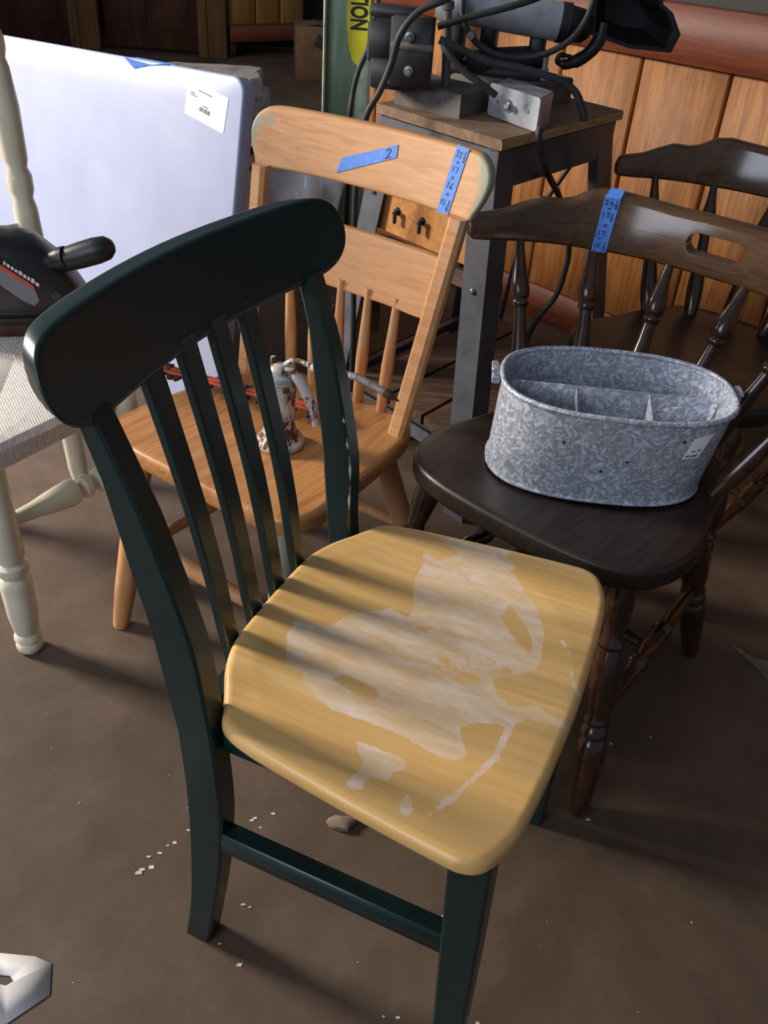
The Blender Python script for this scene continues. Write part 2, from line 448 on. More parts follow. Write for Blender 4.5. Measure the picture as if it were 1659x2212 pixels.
# tape strip: rounded lower end
ol = [(-.006, 1.5), (.062, 1.5), (.062, .77), (.055, .735), (.046, .705), (.030, .690), (.014, .702), (.002, .74), (-.006, .80)]
m = MB(); m.loft([[(a, -.002, b) for a, b in ol], [(a, -.006, b) for a, b in ol]])
tp = part_label(m.build('caution_tape', M_YELLOW, t), 'yellow caution tape with black letters')
def text_mesh(name, body, mat, parent, origin, ax, ay, height, sx=1.0, bold=.0, spacing=1.0):
    c = bpy.data.curves.new('txt', 'FONT'); c.body = body; c.size = 1.0; c.offset = bold; c.space_character = spacing
    c.extrude = .0
    o = bpy.data.objects.new('txt', c); col.objects.link(o)
    dg = bpy.context.evaluated_depsgraph_get(); me = bpy.data.meshes.new_from_object(o.evaluated_get(dg))
    col.objects.unlink(o); bpy.data.objects.remove(o); bpy.data.curves.remove(c)
    O_, X, Y = Vector(origin), Vector(ax).normalized(), Vector(ay).normalized()
    for v in me.vertices: v.co = O_+X*(v.co.x*height*sx)+Y*(v.co.y*height)
    me.materials.clear(); me.materials.append(mat); me.name = name
    ob = bpy.data.objects.new(name, me); col.objects.link(ob); ob.parent = parent; return ob
txt_h = .058
lt = text_mesh('lettering', 'CAUTION', M_BLACK, tp, (.0075, -.0068, 0), (0, 0, -1), (1, 0, 0), txt_h*1.14, .60, .035, 1.0)
zmin = min(v.co.z for v in lt.data.vertices)
for v in lt.data.vertices: v.co.z += .785-zmin

# ------------------------------------------------------------------ white folding table on edge
e1 = Vector((-.815, .579, 0)).normalized(); T0 = Vector((-.398, 2.10, .775))-e1*.035
nrm = Vector((-.579, -.815, 0)).normalized()
low = Vector((T0.x, T0.y, 0))+nrm*.15+e1*-.045
e2 = (low-T0).normalized(); hgt = (low-T0).length; e3 = e1.cross(e2).normalized()
if e3.dot(nrm) < 0: e3 = -e3
Mt = Matrix((e1, e2, e3)).transposed().to_4x4(); Mt.translation = T0
t = thing('folding_table', 'white plastic folding table standing on its long edge', 'table')
t.matrix_world = Mt
Ln = 1.82
rc = .035; ol = []
for cx_, cy_, a0 in ((rc, rc, 180), (Ln-rc, rc, 270), (Ln-rc, hgt-rc, 0), (rc, hgt-rc, 90)):
    for k in range(7):
        a = R(a0+15*k); ol.append((cx_+rc*math.cos(a), cy_+rc*math.sin(a)))
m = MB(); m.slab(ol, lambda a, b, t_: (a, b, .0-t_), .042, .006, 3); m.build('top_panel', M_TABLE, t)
for a in (.35, 1.45):
    m = MB(); m.tube([(a, .1, -.052), (a, hgt-.1, -.052)], .013, 10, 1); m.build('leg', M_STEEL, t)
    m = MB(); m.tube([(a+.05, .1, -.052), (a+.05, hgt-.1, -.052)], .013, 10, 1); m.build('leg', M_STEEL, t)
for b in (.06, hgt-.06):
    m = MB(); m.box((Ln/2, b, -.05), (Ln-.2, .03, .02), None, .002); m.build('side_rail', M_STEEL, t)
# sticker (back-projected rectangle near the right end)
SA, SB, SC, SD = (.170, .022), (.042, .047), (.050, .121), (.177, .095)
def stq(a, b):
    x = SA[0]*(1-a)*(1-b)+SB[0]*a*(1-b)+SC[0]*a*b+SD[0]*(1-a)*b
    y = SA[1]*(1-a)*(1-b)+SB[1]*a*(1-b)+SC[1]*a*b+SD[1]*(1-a)*b
    return x, y
def quad_patch(m, f, a0, a1, b0, b1, z0, z1):
    q = [f(a0, b0), f(a1, b0), f(a1, b1), f(a0, b1)]
    m.loft([[(x, y, z0) for x, y in q], [(x, y, z1) for x, y in q]])
m = MB(); quad_patch(m, stq, 0, 1, 0, 1, .0002, .0009); sk = part_label(m.build('sticker', m_plain('bright_sticker', (228, 228, 236), .6, 0, .02), t), 'white paper sticker with a small barcode')
m = MB(); rnd = random.Random(2); a = .36
while a < .62:
    wd_ = rnd.choice((.006, .01, .016)); quad_patch(m, stq, a, a+wd_, .60, .72, .0009, .0012); a += wd_+rnd.choice((.005, .008, .012))
m.build('barcode', M_BLACK, sk)
m = MB()
for a0, a1, b in ((.42, .56, .53), (.28, .62, .16), (.1, .2, .3), (.1, .26, .36)): quad_patch(m, stq, a0, a1, b, b+.035, .0009, .0012)
m.build('print_line', M_GREY_PRINT, sk)
# blue tape over the top edge
m = MB()
q0 = [(.235, -.001, -.03), (.375, -.001, -.03), (.385, .003, .0012), (.352, .020, .0012), (.30, .008, .0012), (.235, .002, .0012)]
q1 = [(.235, -.0025, -.03), (.376, -.0025, -.03), (.388, .002, .0024), (.352, .022, .0022), (.30, .0095, .0022), (.235, .001, .0022)]
m.loft([q0, q1])
part_label(m.build('blue_tape', M_TAPE, t), 'piece of blue tape folded over the table edge')

# crumpled plastic behind the natural chair
m = MB(); rnd = random.Random(8); nx, nz = 22, 18; vs_ = []; fs = []
for j in range(nz+1):
    for i in range(nx+1):
        x = -.37+.22*i/nx; z = .335+.245*j/nz
        y = 2.24+.05*math.sin(9*x+5*z)+.022*math.sin(31*x-14*z)+.012*math.sin(70*x+40*z)+rnd.uniform(-.004, .004)
        vs_.append((x+.03*math.sin(11*z), y, z*(1-.10*abs(i/nx-.45)))) 
for j in range(nz):
    for i in range(nx): a = j*(nx+1)+i; fs.append((a, a+1, a+nx+2, a+nx+1))
m.add(vs_, fs); o = m.build('plastic_sheet', M_PLASTIC, None, 60)
sd = o.modifiers.new('thickness', 'SOLIDIFY'); sd.thickness = .0008
tag(o, 'crumpled clear plastic sheet hanging between table and green post', 'plastic sheet')

# ------------------------------------------------------------------ handwriting strokes
GL = {'0': [[(.5, 0), (.1, .3), (.1, .7), (.5, 1), (.9, .7), (.9, .3), (.5, 0)]],
      '1': [[(.5, 0), (.5, 1)]], '2': [[(.1, .2), (.4, 0), (.8, .15), (.75, .45), (.15, 1), (.9, .95)]],
      '3': [[(.1, .1), (.6, 0), (.8, .2), (.45, .45), (.85, .7), (.6, 1), (.1, .9)]],
      '4': [[(.25, 0), (.15, .55), (.85, .5)], [(.75, .1), (.7, 1)]],
      '5': [[(.9, 0), (.3, .02), (.25, .4), (.75, .45), (.8, .8), (.4, 1), (.1, .9)]],
      '6': [[(.8, 0), (.3, .4), (.15, .8), (.5, 1), (.85, .75), (.5, .58), (.2, .75)]],
      '7': [[(.05, .05), (.9, .05), (.55, 1)]], '9': [[(.8, .3), (.5, .5), (.2, .25), (.5, 0), (.8, .2), (.75, 1)]],
      'x': [[(.1, .15), (.9, .85)], [(.85, .1), (.15, .9)]], '/': [[(.1, .5), (.9, .45)]], 'v': [[(.05, .1), (.5, .8), (.95, .1)]]}
def write(m, items, f, wdt=.0011):
    """items: (glyph, x, y, w, h) in tape units; f maps (a, b) to (point, normal)"""
    for g, x, y, w_, h_ in items:
        for st in GL[g]:
            pts = [(x+w_*px, y+h_*py) for px, py in st]
            P = [f(*p) for p in pts]
            for (p, n), (q, n2) in zip(P, P[1:]):
                d = (q-p); 
                if d.length < 1e-6: continue
                d.normalize(); sd_ = d.cross(n).normalized()*wdt; p2 = p-d*wdt*.5; q2 = q+d*wdt*.5
                m.loft([[p2-sd_, q2-sd_, q2+sd_, p2+sd_], [p2-sd_+n*.0003, q2-sd_+n*.0003, q2+sd_+n*.0003, p2+sd_+n*.0003]])
def tape_patch(m, surf, A, B, C, D, na=3, nb=14, off=.0006, th=.0005):
    """surf(v, z) -> (point, normal); corners in (v, z)"""
    def q(a, b):
        return tuple(A[k]*(1-a)*(1-b)+B[k]*a*(1-b)+C[k]*a*b+D[k]*(1-a)*b for k in (0, 1))
    def g(a, b, o=off):
        p, n = surf(*q(a, b)); return p+n*o
    vs_ = [g(i/na, j/nb, off+th) for j in range(nb+1) for i in range(na+1)]+[g(i/na, j/nb, off) for j in range(nb+1) for i in range(na+1)]
    K = (na+1)*(nb+1); fs = []
    for j in range(nb):
        for i in range(na):
            a = j*(na+1)+i; fs.append((a, a+1, a+na+2, a+na+1)); fs.append((K+a+na+1, K+a+na+2, K+a+1, K+a))
    br = [j*(na+1) for j in range(nb+1)]; bl = [j*(na+1)+na for j in range(nb+1)]
    for L in (br, bl):
        for a, b in zip(L, L[1:]): fs.append((a, b, K+b, K+a))
    for s0 in (0, nb*(na+1)):
        for i in range(na): fs.append((s0+i, s0+i+1, K+s0+i+1, K+s0+i))
    m.add(vs_, fs)
    def ff(a, b):
        p, n = surf(*q(a, b)); return p+n*(off+th+.0001), n
    return ff

def rect_loft(m, secs, bev=.003):
    """secs: (u0, u1, v0, v1, z) rectangles stacked along z, with cut corners"""
    rings = []
    for u0, u1, v0, v1, z in secs:
        b = min(bev, abs(u1-u0)*.3, abs(v1-v0)*.3)
        rings.append([(u0+b, v0, z), (u1-b, v0, z), (u1, v0+b, z), (u1, v1-b, z), (u1-b, v1, z), (u0+b, v1, z), (u0, v1-b, z), (u0, v0+b, z)])
    m.loft(rings)

# ------------------------------------------------------------------ green chair
t = thing('dining_chair', 'dark green dining chair with a worn natural wood seat in front', 'chair', (-.1596, .7903, 0), R(-21.69))
half = [(.0375, 0), (.038, .04), (.041, .085), (.053, .121), (.070, .15), (.083, .172), (.095, .190), (.128, .2015), (.186, .2105), (.256, .2195), (.335, .2275), (.36, .2275), (.377, .218), (.389, .195), (.3965, .166), (.402, .10), (.4045, .03), (.405, 0)]
ol = smooth_closed(mirror(half), 6)
SH = .448
MAIN = [(0.1665, 0.1614), (0.1891, 0.1528), (0.2046, 0.1761), (0.1735, 0.193), (0.1819, 0.2039), (0.2249, 0.2024), (0.2605, 0.2157), (0.271, 0.1768), (0.2978, 0.1437), (0.321, 0.1192), (0.3396, 0.0844), (0.3501, 0.0389), (0.3483, 0.0248), (0.3419, 0.0171), (0.3118, -0.0072), (0.3238, -0.026), (0.3414, -0.037), (0.3654, -0.0245), (0.4006, -0.0336), (0.3999, -0.0415), (0.3679, -0.0428), (0.3523, -0.0546), (0.3524, -0.0806), (0.3501, -0.1067), (0.3426, -0.131), (0.3308, -0.1631), (0.316, -0.197), (0.3144, -0.1962), (0.3287, -0.1642), (0.3399, -0.1307), (0.3446, -0.106), (0.3457, -0.0767), (0.344, -0.0627), (0.3247, -0.0707), (0.3066, -0.0819), (0.3054, -0.09), (0.3221, -0.1175), (0.3086, -0.1313), (0.2713, -0.1257), (0.2386, -0.1206), (0.2054, -0.1226), (0.1762, -0.1223), (0.1477, -0.1132), (0.1349, -0.1035), (0.1307, -0.0931), (0.1108, -0.0907), (0.0882, -0.0532), (0.0848, -0.0265), (0.1221, -0.0164), (0.1298, 0.0073), (0.146, 0.0284), (0.1706, 0.0467), (0.1927, 0.0407), (0.1945, 0.0518), (0.1774, 0.1008), (0.1744, 0.1331)]
H1 = [(0.2938, 0.115), (0.2885, 0.0917), (0.3072, 0.072), (0.3365, 0.0453), (0.3369, 0.0593), (0.3245, 0.086), (0.3047, 0.1054)]
H2 = [(0.1606, -0.0859), (0.1694, -0.0729), (0.1935, -0.073), (0.2102, -0.0767), (0.2154, -0.0882), (0.2043, -0.0959), (0.1918, -0.0944)]
H3 = [(0.2073, 0.0288), (0.224, 0.0425), (0.2235, 0.0277)]
P2 = [(0.2211, -0.1495), (0.2402, -0.1487), (0.2697, -0.1476), (0.2777, -0.1572), (0.2659, -0.1699), (0.2657, -0.1815), (0.2563, -0.1781), (0.2495, -0.1865), (0.2474, -0.1988), (0.2371, -0.2104), (0.2412, -0.2239), (0.2327, -0.2094), (0.2329, -0.1965), (0.2373, -0.1777), (0.2391, -0.17), (0.2284, -0.1617)]
P3 = [(0.2838, -0.1868), (0.2891, -0.1873), (0.2966, -0.196), (0.2977, -0.2076), (0.2914, -0.2047)]
ARC = [(0.3561, 0.093), (0.3788, 0.0629), (0.3911, 0.0256), (0.4018, 0.0104)]
ARCS = ((ARC, .12), ([(.3500, -.05), (.3512, -.08), (.3475, -.108), (.3412, -.131), (.3300, -.1635), (.3150, -.197)], .22), ([(.268, .19), (.297, .144), (.3210, .118), (.3385, .085), (.3475, .045), (.346, .026)], .38), ([(.238, -.205), (.2385, -.226)], .3), ([(.345, -.052), (.37, -.034), (.400, -.038)], .35))
SEMI_SHADED = [(0.1991, -0.004), (0.2634, 0.0206), (0.3198, 0.032), (0.3402, 0.0034), (0.3092, -0.0253), (0.2566, -0.0401), (0.215, -0.0405)]  # half-worn middle zone; the shadow lying over it is painted in as less bare wood
def sdist(P, x, y):
    ins = False; best = 9.0; n = len(P)
    for i in range(n):
        x0, y0 = P[i-1]; x1, y1 = P[i]
        if (y0 > y) != (y1 > y) and x < (x1-x0)*(y-y0)/(y1-y0)+x0: ins = not ins
        dx, dy = x1-x0, y1-y0; k = max(0, min(1, ((x-x0)*dx+(y-y0)*dy)/(dx*dx+dy*dy)))
        d = (x-x0-k*dx)**2+(y-y0-k*dy)**2
        if d < best: best = d
    best = math.sqrt(best); return best if ins else -best
def wear(c):
    x, y = c.x, c.y
    f = lambda d: max(0.0, min(1.0, .5+d/.010))
    k = max(f(sdist(MAIN, x, y)), f(sdist(P2, x, y)), f(sdist(P3, x, y)))
    for H in (H1, H2, H3): k = min(k, 1-f(sdist(H, x, y)))
    s = f(sdist(SEMI_SHADED, x, y)); k = min(k, 1-.42*s)
    for L, wd_ in ARCS:
        for (x0, y0), (x1, y1) in zip(L, L[1:]):
            dx, dy = x1-x0, y1-y0; q = max(0, min(1, ((x-x0)*dx+(y-y0)*dy)/(dx*dx+dy*dy)))
            k = max(k, .5+wd_-math.hypot(x-x0-q*dx, y-y0-q*dy)/.012)
    return max(0.0, k)
def seat_f(a, b, t_):
    d = -.006*max(0, 1-((a-.22)/.17)**2-(b/.19)**2) if t_ == 0 else 0
    return (a, b, SH-t_+d)
m = MB(); m.slab(ol, seat_f, .024, .009, 70)
m.build('seat', M_SEAT, t, 50, ('wear', lambda c: wear(c) if c.z > SH-.016 else 0.0))
FR = [(0, .047), (.06, .057), (.11, .066), (.19, .078), (.24, .083), (.30, .087), (.41, .084), (.45, .080), (.53, .073), (.57, .063), (.61, .052), (.65, .040), (.68, .031), (.71, .018), (.755, 0), (.80, -.02)]
BK = [(0, .012), (.047, .021), (.116, .030), (.19, .036), (.27, .041), (.33, .042), (.41, .041), (.49, .031), (.52, .027), (.56, .022), (.60, .012), (.64, .005), (.70, -.006), (.743, -.019), (.80, -.038)]
VO = [(0, .187), (.2, .191), (.448, .196), (.76, .200), (.8, .200)]
for sg in (-1, 1):
    m = MB(); secs = []
    for k in range(25):
        z = .0+.765*k/24; vo = interp(VO, z); th = .030 if z < .5 else .030-.003*(z-.5)/.26
        f0, b0 = interp(FR, z), interp(BK, z)
        if sg > 0 and z > .2: k_ = min(1, (z-.2)/.22)*min(1, max(0, 1-(z-.45)/.31)); f0 -= .022*k_; b0 -= .012*k_
        v0, v1 = sorted((sg*vo, sg*(vo-th))); secs.append((b0, f0, v0, v1, z))
    rect_loft(m, secs, .003); m.build('back_post', M_GREEN, t)
for sg in (-1, 1):
    m = MB(); secs = []
    for z, u0, u1, a, b in ((0, .357, .388, .205, .176), (.12, .354, .388, .206, .174), (.25, .348, .386, .207, .172), (.43, .340, .381, .207, .171)):
        v0, v1 = sorted((sg*a, sg*b)); secs.append((u0, u1, v0, v1, z))
    rect_loft(m, secs, .003); m.build('front_leg', M_GREEN, t)
    m = MB(); m.box((.217, sg*.171, .408), (.265, .02, .036), None, .003); m.build('side_rail', M_GREEN, t)
    m = MB(); m.box((.217, sg*.180, .242), (.275, .022, .033), None, .003); m.build('stretcher', M_GREEN, t)
m = MB(); m.box((.362, 0, .405), (.02, .35, .04), None, .003); m.build('front_rail', M_GREEN, t)
m = MB(); m.box((.052, 0, .403), (.022, .34, .042), None, .003); m.build('back_rail', M_GREEN, t)
SU = [(.40, .040), (.45, .030), (.53, .019), (.60, .006), (.68, -.013), (.77, -.036)]
for vb, vt in ((-.078, -.090), (-.028, -.033), (.023, .021), (.074, .077)):
    m = MB(); secs = []
    for k in range(13):
        z = .405+.36*k/12; u = interp(SU, z); v = vb+(vt-vb)*k/12; hw = .0115+.002*k/12
        secs.append((u-.006, u+.006, v-hw, v+hw, z))
    rect_loft(m, secs, .002); m.build('slat', M_GREEN, t)
def gfu(v, z): return -.028+.62*v*v-.38*(z-.755)
half = [(0, .752), (.06, .752), (.13, .7525), (.19, .755), (.222, .762), (.243, .777), (.251, .797), (.248, .815), (.237, .828), (.215, .8345), (.17, .8355), (.10, .835), (0, .835)]
full = [(a, b) for a, b in half]+[(-a, b) for a, b in reversed(half) if a > 0]
ol = smooth_closed(full, 4)
m = MB(); m.slab(ol, lambda a, b, t_: (gfu(a, b)-t_, .008+a*(1-.055*max(0, t_/.027)), b-.1*t_), .027, .0045, 10); m.build('crest_rail', M_GREEN, t, 50)

M_SCUFF = m_plain('scuffed_primer', (176, 182, 172), .7, 0, .1)
for z0, z1 in ((.600, .592), (.572, .558), (.548, .516), (.505, .470)):
    def edge_pt(z):
        f0 = interp(FR, z)-.022*min(1, (z-.2)/.22)*min(1, max(0, 1-(z-.45)/.31)); return (f0-.0008, interp(VO, z)-(.030 if z < .5 else .030-.003*(z-.5)/.26)+.0008, z)
    m = MB(); m.tube([edge_pt(z0), edge_pt((z0+z1)/2), edge_pt(z1)], [.0006, .0016, .0008], 6, 3); part_label(m.build('paint_scuff', M_SCUFF, t), 'pale scuff on the post edge')

# ------------------------------------------------------------------ stripped natural chair
OC = (-.1089, 1.371, -2.1574)
t = thing('kitchen_chair', 'stripped orange-toned kitchen chair with two blue tape strips on its crest', 'chair', (OC[0], OC[1], 0), OC[2])
half = [(-.036, 0), (-.034, .09), (-.022, .145), (.0, .172), (.04, .188), (.10, .196), (.18, .203), (.26, .211), (.30, .208), (.328, .196), (.342, .17), (.348, .11), (.349, 0)]
ol = smooth_closed(mirror(half), 5)
m = MB(); m.slab(ol, lambda a, b, t_: (a, b, .40-t_-(.006*max(0, 1-((a-.17)/.15)**2-(b/.18)**2) if t_ == 0 else 0)), .034, .010, 10); m.build('seat', M_ORANGE_SEAT, t, 50)
def ofu(v, z): return -.066+.45*v*v-.30*(z-.736)
half = [(0, .736), (.08, .736), (.15, .7355), (.205, .735), (.214, .745), (.224, .765), (.229, .787), (.225, .805), (.212, .8185), (.187, .8255), (.10, .8265), (0, .8265)]
ol = smooth_closed([(a, b) for a, b in half]+[(-a, b) for a, b in reversed(half) if a > 0], 4)
m = MB(); m.slab(ol, lambda a, b, t_: (ofu(a, b)-t_, a, b), .019, .005, 8); m.build('crest_rail', M_ORANGE, t, 50)
for sg in (-1, 1):
    m = MB(); secs = []
    for k in range(13):
        q = k/12; z = .38+.359*q; u = .040-.084*q; v = .166+.029*q
        w1 = .0145; d1 = .013
        secs.append((u-d1, u+d1*.8, sg*v-w1, sg*v+w1, z))
    rect_loft(m, secs, .006); m.build('back_post', M_ORANGE, t)
m = MB(); rings = []
def orail(v, z): return -.004+.30*v*v-.30*(z-.585)-.014
ol = smooth_closed([(-.182, .587), (-.09, .584), (0, .583), (.09, .584), (.182, .587), (.186, .63), (.184, .672), (.09, .676), (0, .677), (-.09, .676), (-.184, .672), (-.186, .63)], 4)
m.slab(ol, lambda a, b, t_: (orail(a, b)-t_, a, b), .014, .004, 5); m.build('back_slat', M_ORANGE, t, 50)
for k in range(5):
    vt = (k-2)*.056; vb = (k-2)*.050
    m = MB(); m.lathe((-.012, vb, .385), (-.022, vt, .60), ((0, .0085), (.2, .010), (.45, .0105), (.8, .0075), (1, .006)), 12); m.build('spindle', M_ORANGE_LEG, t)
LEG = ((0, .014), (.1, .018), (.5, .020), (.8, .019), (.94, .016), (1, .014))
for u, v, fu_, fv, mt in ((.29, .15, .36, .186, M_ORANGE_PAINT), (.29, -.15, .36, -.186, M_ORANGE_LEG), (.04, .14, -.07, .19, M_ORANGE_LEG), (.04, -.14, -.07, -.19, M_ORANGE_LEG)):
    m = MB(); m.lathe((u, v, .375), (fu_, fv, 0), LEG, 14); m.build('leg', mt, t)
m = MB(); m.lathe((.325, -.165, .195), (.325, .165, .195), ((0, .008), (.3, .013), (.5, .015), (.7, .013), (1, .008)), 12); m.build('stretcher', M_ORANGE_LEG, t)
for sg in (-1, 1):
    m = MB(); m.lathe((.318, sg*.166, .16), (-.015, sg*.165, .16), ((0, .008), (.5, .014), (1, .008)), 12); m.build('stretcher', M_ORANGE_LEG, t)
m = MB(); m.lathe((-.02, -.165, .18), (-.02, .165, .18), ((0, .008), (.5, .013), (1, .008)), 12); m.build('stretcher', M_ORANGE_LEG, t)
def osurf(v, z): return Vector((ofu(v, z), v, z)), Vector((1, -.9*v, .30)).normalized()
m = MB(); ff = tape_patch(m, osurf, (-.049, .772), (.050, .808), (.052, .790), (-.054, .7495), 10, 4)
tp = part_label(m.build('blue_tape', M_TAPE, t), 'slanted blue tape strip marked with a 2')
m = MB(); write(m, [('2', .80, .15, .11, .7)], ff, .0008); m.build('handwriting', M_INK, tp)
m = MB(); ff = tape_patch(m, osurf, (.157, .828), (.180, .826), (.170, .736), (.148, .7355), 3, 14)
tp = part_label(m.build('blue_tape', M_TAPE, t), 'upright blue tape strip with handwritten sizes')
m = MB()
write(m, [('3', .12, .07, .2, .09), ('2', .38, .08, .2, .09), ('1', .78, .05, .1, .06), ('/', .72, .12, .2, .02), ('2', .74, .145, .18, .065), ('x', .34, .21, .22, .045),
          ('1', .22, .30, .12, .075), ('7', .44, .30, .22, .08), ('x', .32, .44, .22, .045), ('1', .2, .53, .12, .09), ('6', .42, .54, .24, .09),
          ('x', .34, .69, .22, .045), ('1', .08, .80, .12, .07), ('5', .24, .80, .24, .08), ('3', .68, .80, .18, .065), ('/', .62, .875, .26, .02), ('4', .66, .90, .2, .07)], ff, .0006)
m.build('handwriting', M_INK, tp)

# ------------------------------------------------------------------ dark captain's chairs
def bfu(v, z): return -.112+.9*v*v+9*v**4-.2*(z-.68)
BT = [(0, .736), (.08, .736), (.15, .742), (.18, .746), (.205, .742), (.225, .727), (.24, .723), (.262, .7255), (.28, .716), (.298, .705), (.312, .7025), (.322, .701), (.3248, .697), (.326, .688)]
BBm = [(0, .648), (.19, .651), (.26, .656), (.305, .659), (.322, .661), (.3248, .667), (.326, .678)]
def strip(m, lo, hi, rl, rh):
    """lo/hi(v) give z limits; rl/rh: rounded outer edge or square joint"""
    rings = []; N = 110
    VS = [.326*math.copysign(1-(1-abs(q))**1.4, q) for q in [-1+2*i/N for i in range(N+1)]]
    VS = [v for v in VS if abs(abs(v)-.0408) > .010]+[sg*(.0325+.0165*math.sin(R(a))) for sg in (-1, 1) for a in (-20, 0, 15, 30, 45, 60, 75, 90)]
    for v in sorted(VS):
        a, b = lo(v), hi(v); th = .027; kk = .55+.45*min(1, (.326-abs(v))/.02)
        n = Vector((1, -(1.8*v+36*v**3), 0)).normalized()
        mid_ = .5*th*(1-kk)
        def P(off, z): return Vector((bfu(v, z), v, z))+n*(-mid_+off*kk)
        rg = []
        el = min(.007, (b-a)*.35)
        if rl:
            for j in range(5): t_ = j/4*math.pi/2; rg.append(P(-el*(1-math.sin(t_)), a+el*(1-math.cos(t_))))
        else: rg += [P(0, a)]
        eh, ez = .017, min(.013, (b-a)*.45)
        if rh:
            for j in range(7): t_ = j/6*math.pi/2; rg.append(P(-eh*(1-math.cos(t_)), b-ez*(1-math.sin(t_))))
            rg += [P(-th+.005, b), P(-th, b-.005)]
        else: rg += [P(0, b), P(-th, b)]
        if rl: rg += [P(-th, a+.005), P(-th+.005, a)]
        else: rg += [P(-th, a)]
        rings.append(rg)
    m.loft(rings)
def make_captain(label, loc, rz):
    t = thing('captain_chair', label, 'chair', loc, rz, 'matching dark brown chairs')
    half = [(-.03, 0), (-.024, .09), (-.004, .14), (.03, .168), (.09, .188), (.17, .207), (.235, .224), (.275, .2265), (.31, .220), (.345, .204), (.37, .175), (.386, .13), (.393, .07), (.395, 0)]
    ol = smooth_closed(mirror(half), 5)
    def sf(a, b, t_):
        d = 0
        if t_ == 0:
            d = -.012*math.exp(-((a-.12)/.12)**2)*math.exp(-(b/.13)**2)
        return (a, b, .419-t_+d)
    m = MB(); m.slab(ol, sf, .036, .009, 10); m.build('seat', M_BROWN_SEAT, t, 50)
    PR = ((0, .016), (.04, .0175), (.12, .021), (.19, .018), (.25, .0145), (.27, .018), (.285, .0195), (.30, .0165), (.32, .0185), (.36, .0225), (.44, .025), (.51, .0235), (.56, .018), (.575, .020), (.59, .021), (.605, .0165), (.625, .021), (.645, .022), (.66, .017), (.675, .0205), (.70, .0235), (.74, .0235), (.85, .0195), (.97, .0145), (1, .012))
    legs = {}
    for key, p0, p1 in (('fl', (.335, .165, .40), (.412, .224, 0)), ('fr', (.335, -.165, .40), (.412, -.224, 0)), ('rl', (.05, .135, .40), (-.038, .19, 0)), ('rr', (.05, -.135, .40), (-.038, -.19, 0))):
        m = MB(); m.lathe(p0, p1, PR, 18); m.build('leg', M_BROWN_TURN, t); legs[key] = (Vector(p0), Vector(p1))
    at = lambda k, z: legs[k][0].lerp(legs[k][1], (.40-z)/.40)
    SP = ((0, .008), (.08, .010), (.25, .0125), (.34, .013), (.36, .0165), (.375, .013), (.39, .0165), (.405, .014), (.5, .018), (.595, .014), (.61, .0165), (.625, .013), (.64, .0165), (.66, .013), (.75, .0125), (.92, .010), (1, .008))
    for sd_ in ('l', 'r'):
        m = MB(); m.lathe(at('f'+sd_, .165), at('r'+sd_, .165), SP, 14); m.build('stretcher', M_BROWN_TURN, t)
    a = at('fl', .165).lerp(at('rl', .165), .5); b = at('fr', .165).lerp(at('rr', .165), .5)
    m = MB(); m.lathe(a, b, SP, 14); m.build('stretcher', M_BROWN_TURN, t)
    SPD = ((0, .0115), (.04, .014), (.10, .0165), (.2, .0175), (.35, .0150), (.5, .0115), (.60, .0105), (.615, .014), (.635, .0145), (.65, .012), (.665, .015), (.70, .0165), (.75, .0155), (.85, .0105), (.95, .0075), (1, .007))
    for ub, vb, ut, vt in ((.004, .042, -.108, .066), (.030, .112, -.074, .189), (.10, .175, .012, .282)):
        for sg in (1, -1):
            m = MB(); m.lathe((ub, sg*vb, .412), (bfu(vt, .655)-.0135, sg*vt, .662), SPD, 16); m.build('spindle', M_BROWN_TURN, t)
    hw, hm, hh = .049, .6935, .0165
    def hole(v):
        e = max(0, abs(v)-(hw-hh)); return math.sqrt(max(0, hh*hh-e*e))
    mid = lambda v: hm if abs(v) < .2 else hm-.012*min(1, (abs(v)-.2)/.1)
    m = MB()
    strip(m, lambda v: interp(BBm, abs(v)), lambda v: mid(v)-hole(v)+.0004, True, False)
    strip(m, lambda v: mid(v)+hole(v)-.0004, lambda v: interp(BT, abs(v)), False, True)
    m.build('crest_rail', M_BROWN, t, 42)
    return t
C1 = make_captain('dark brown captain chair with blue tape carrying a galvanized tub', (.416, 1.303, 0), R(-129.5))
def copy_tree(o, parent=None):
    c = o.copy(); col.objects.link(c); c.parent = parent
    for ch in list(o.children): copy_tree(ch, c)
    return c
C2 = copy_tree(C1); C2.location = (.73, 1.773, 0); C2.rotation_euler = (0, 0, R(-134.28))
C2['label'] = 'dark brown captain chair standing behind, next to the panelled wall'
def bsurf(v, z):
    n = Vector((1, -(1.8*v+36*v**3), .2)).normalized(); return Vector((bfu(v, z), v, z)), n
m = MB(); ff = tape_patch(m, bsurf, (-.1885, .735), (-.1655, .735), (-.1645, .6515), (-.1865, .650), 3, 14)
P_ = [bsurf(-.1885, .735)[0]+Vector((.001, 0, 0)), bsurf(-.1655, .735)[0]+Vector((.001, 0, 0)), Vector((-.104, -.166, .7475)), Vector((-.098, -.189, .7475))]
m.loft([[p for p in P_], [p+Vector((.0005, 0, .0006)) for p in P_]])
tp = part_label(m.build('blue_tape', M_TAPE, C1), 'blue tape strip with handwritten sizes')
m = MB()
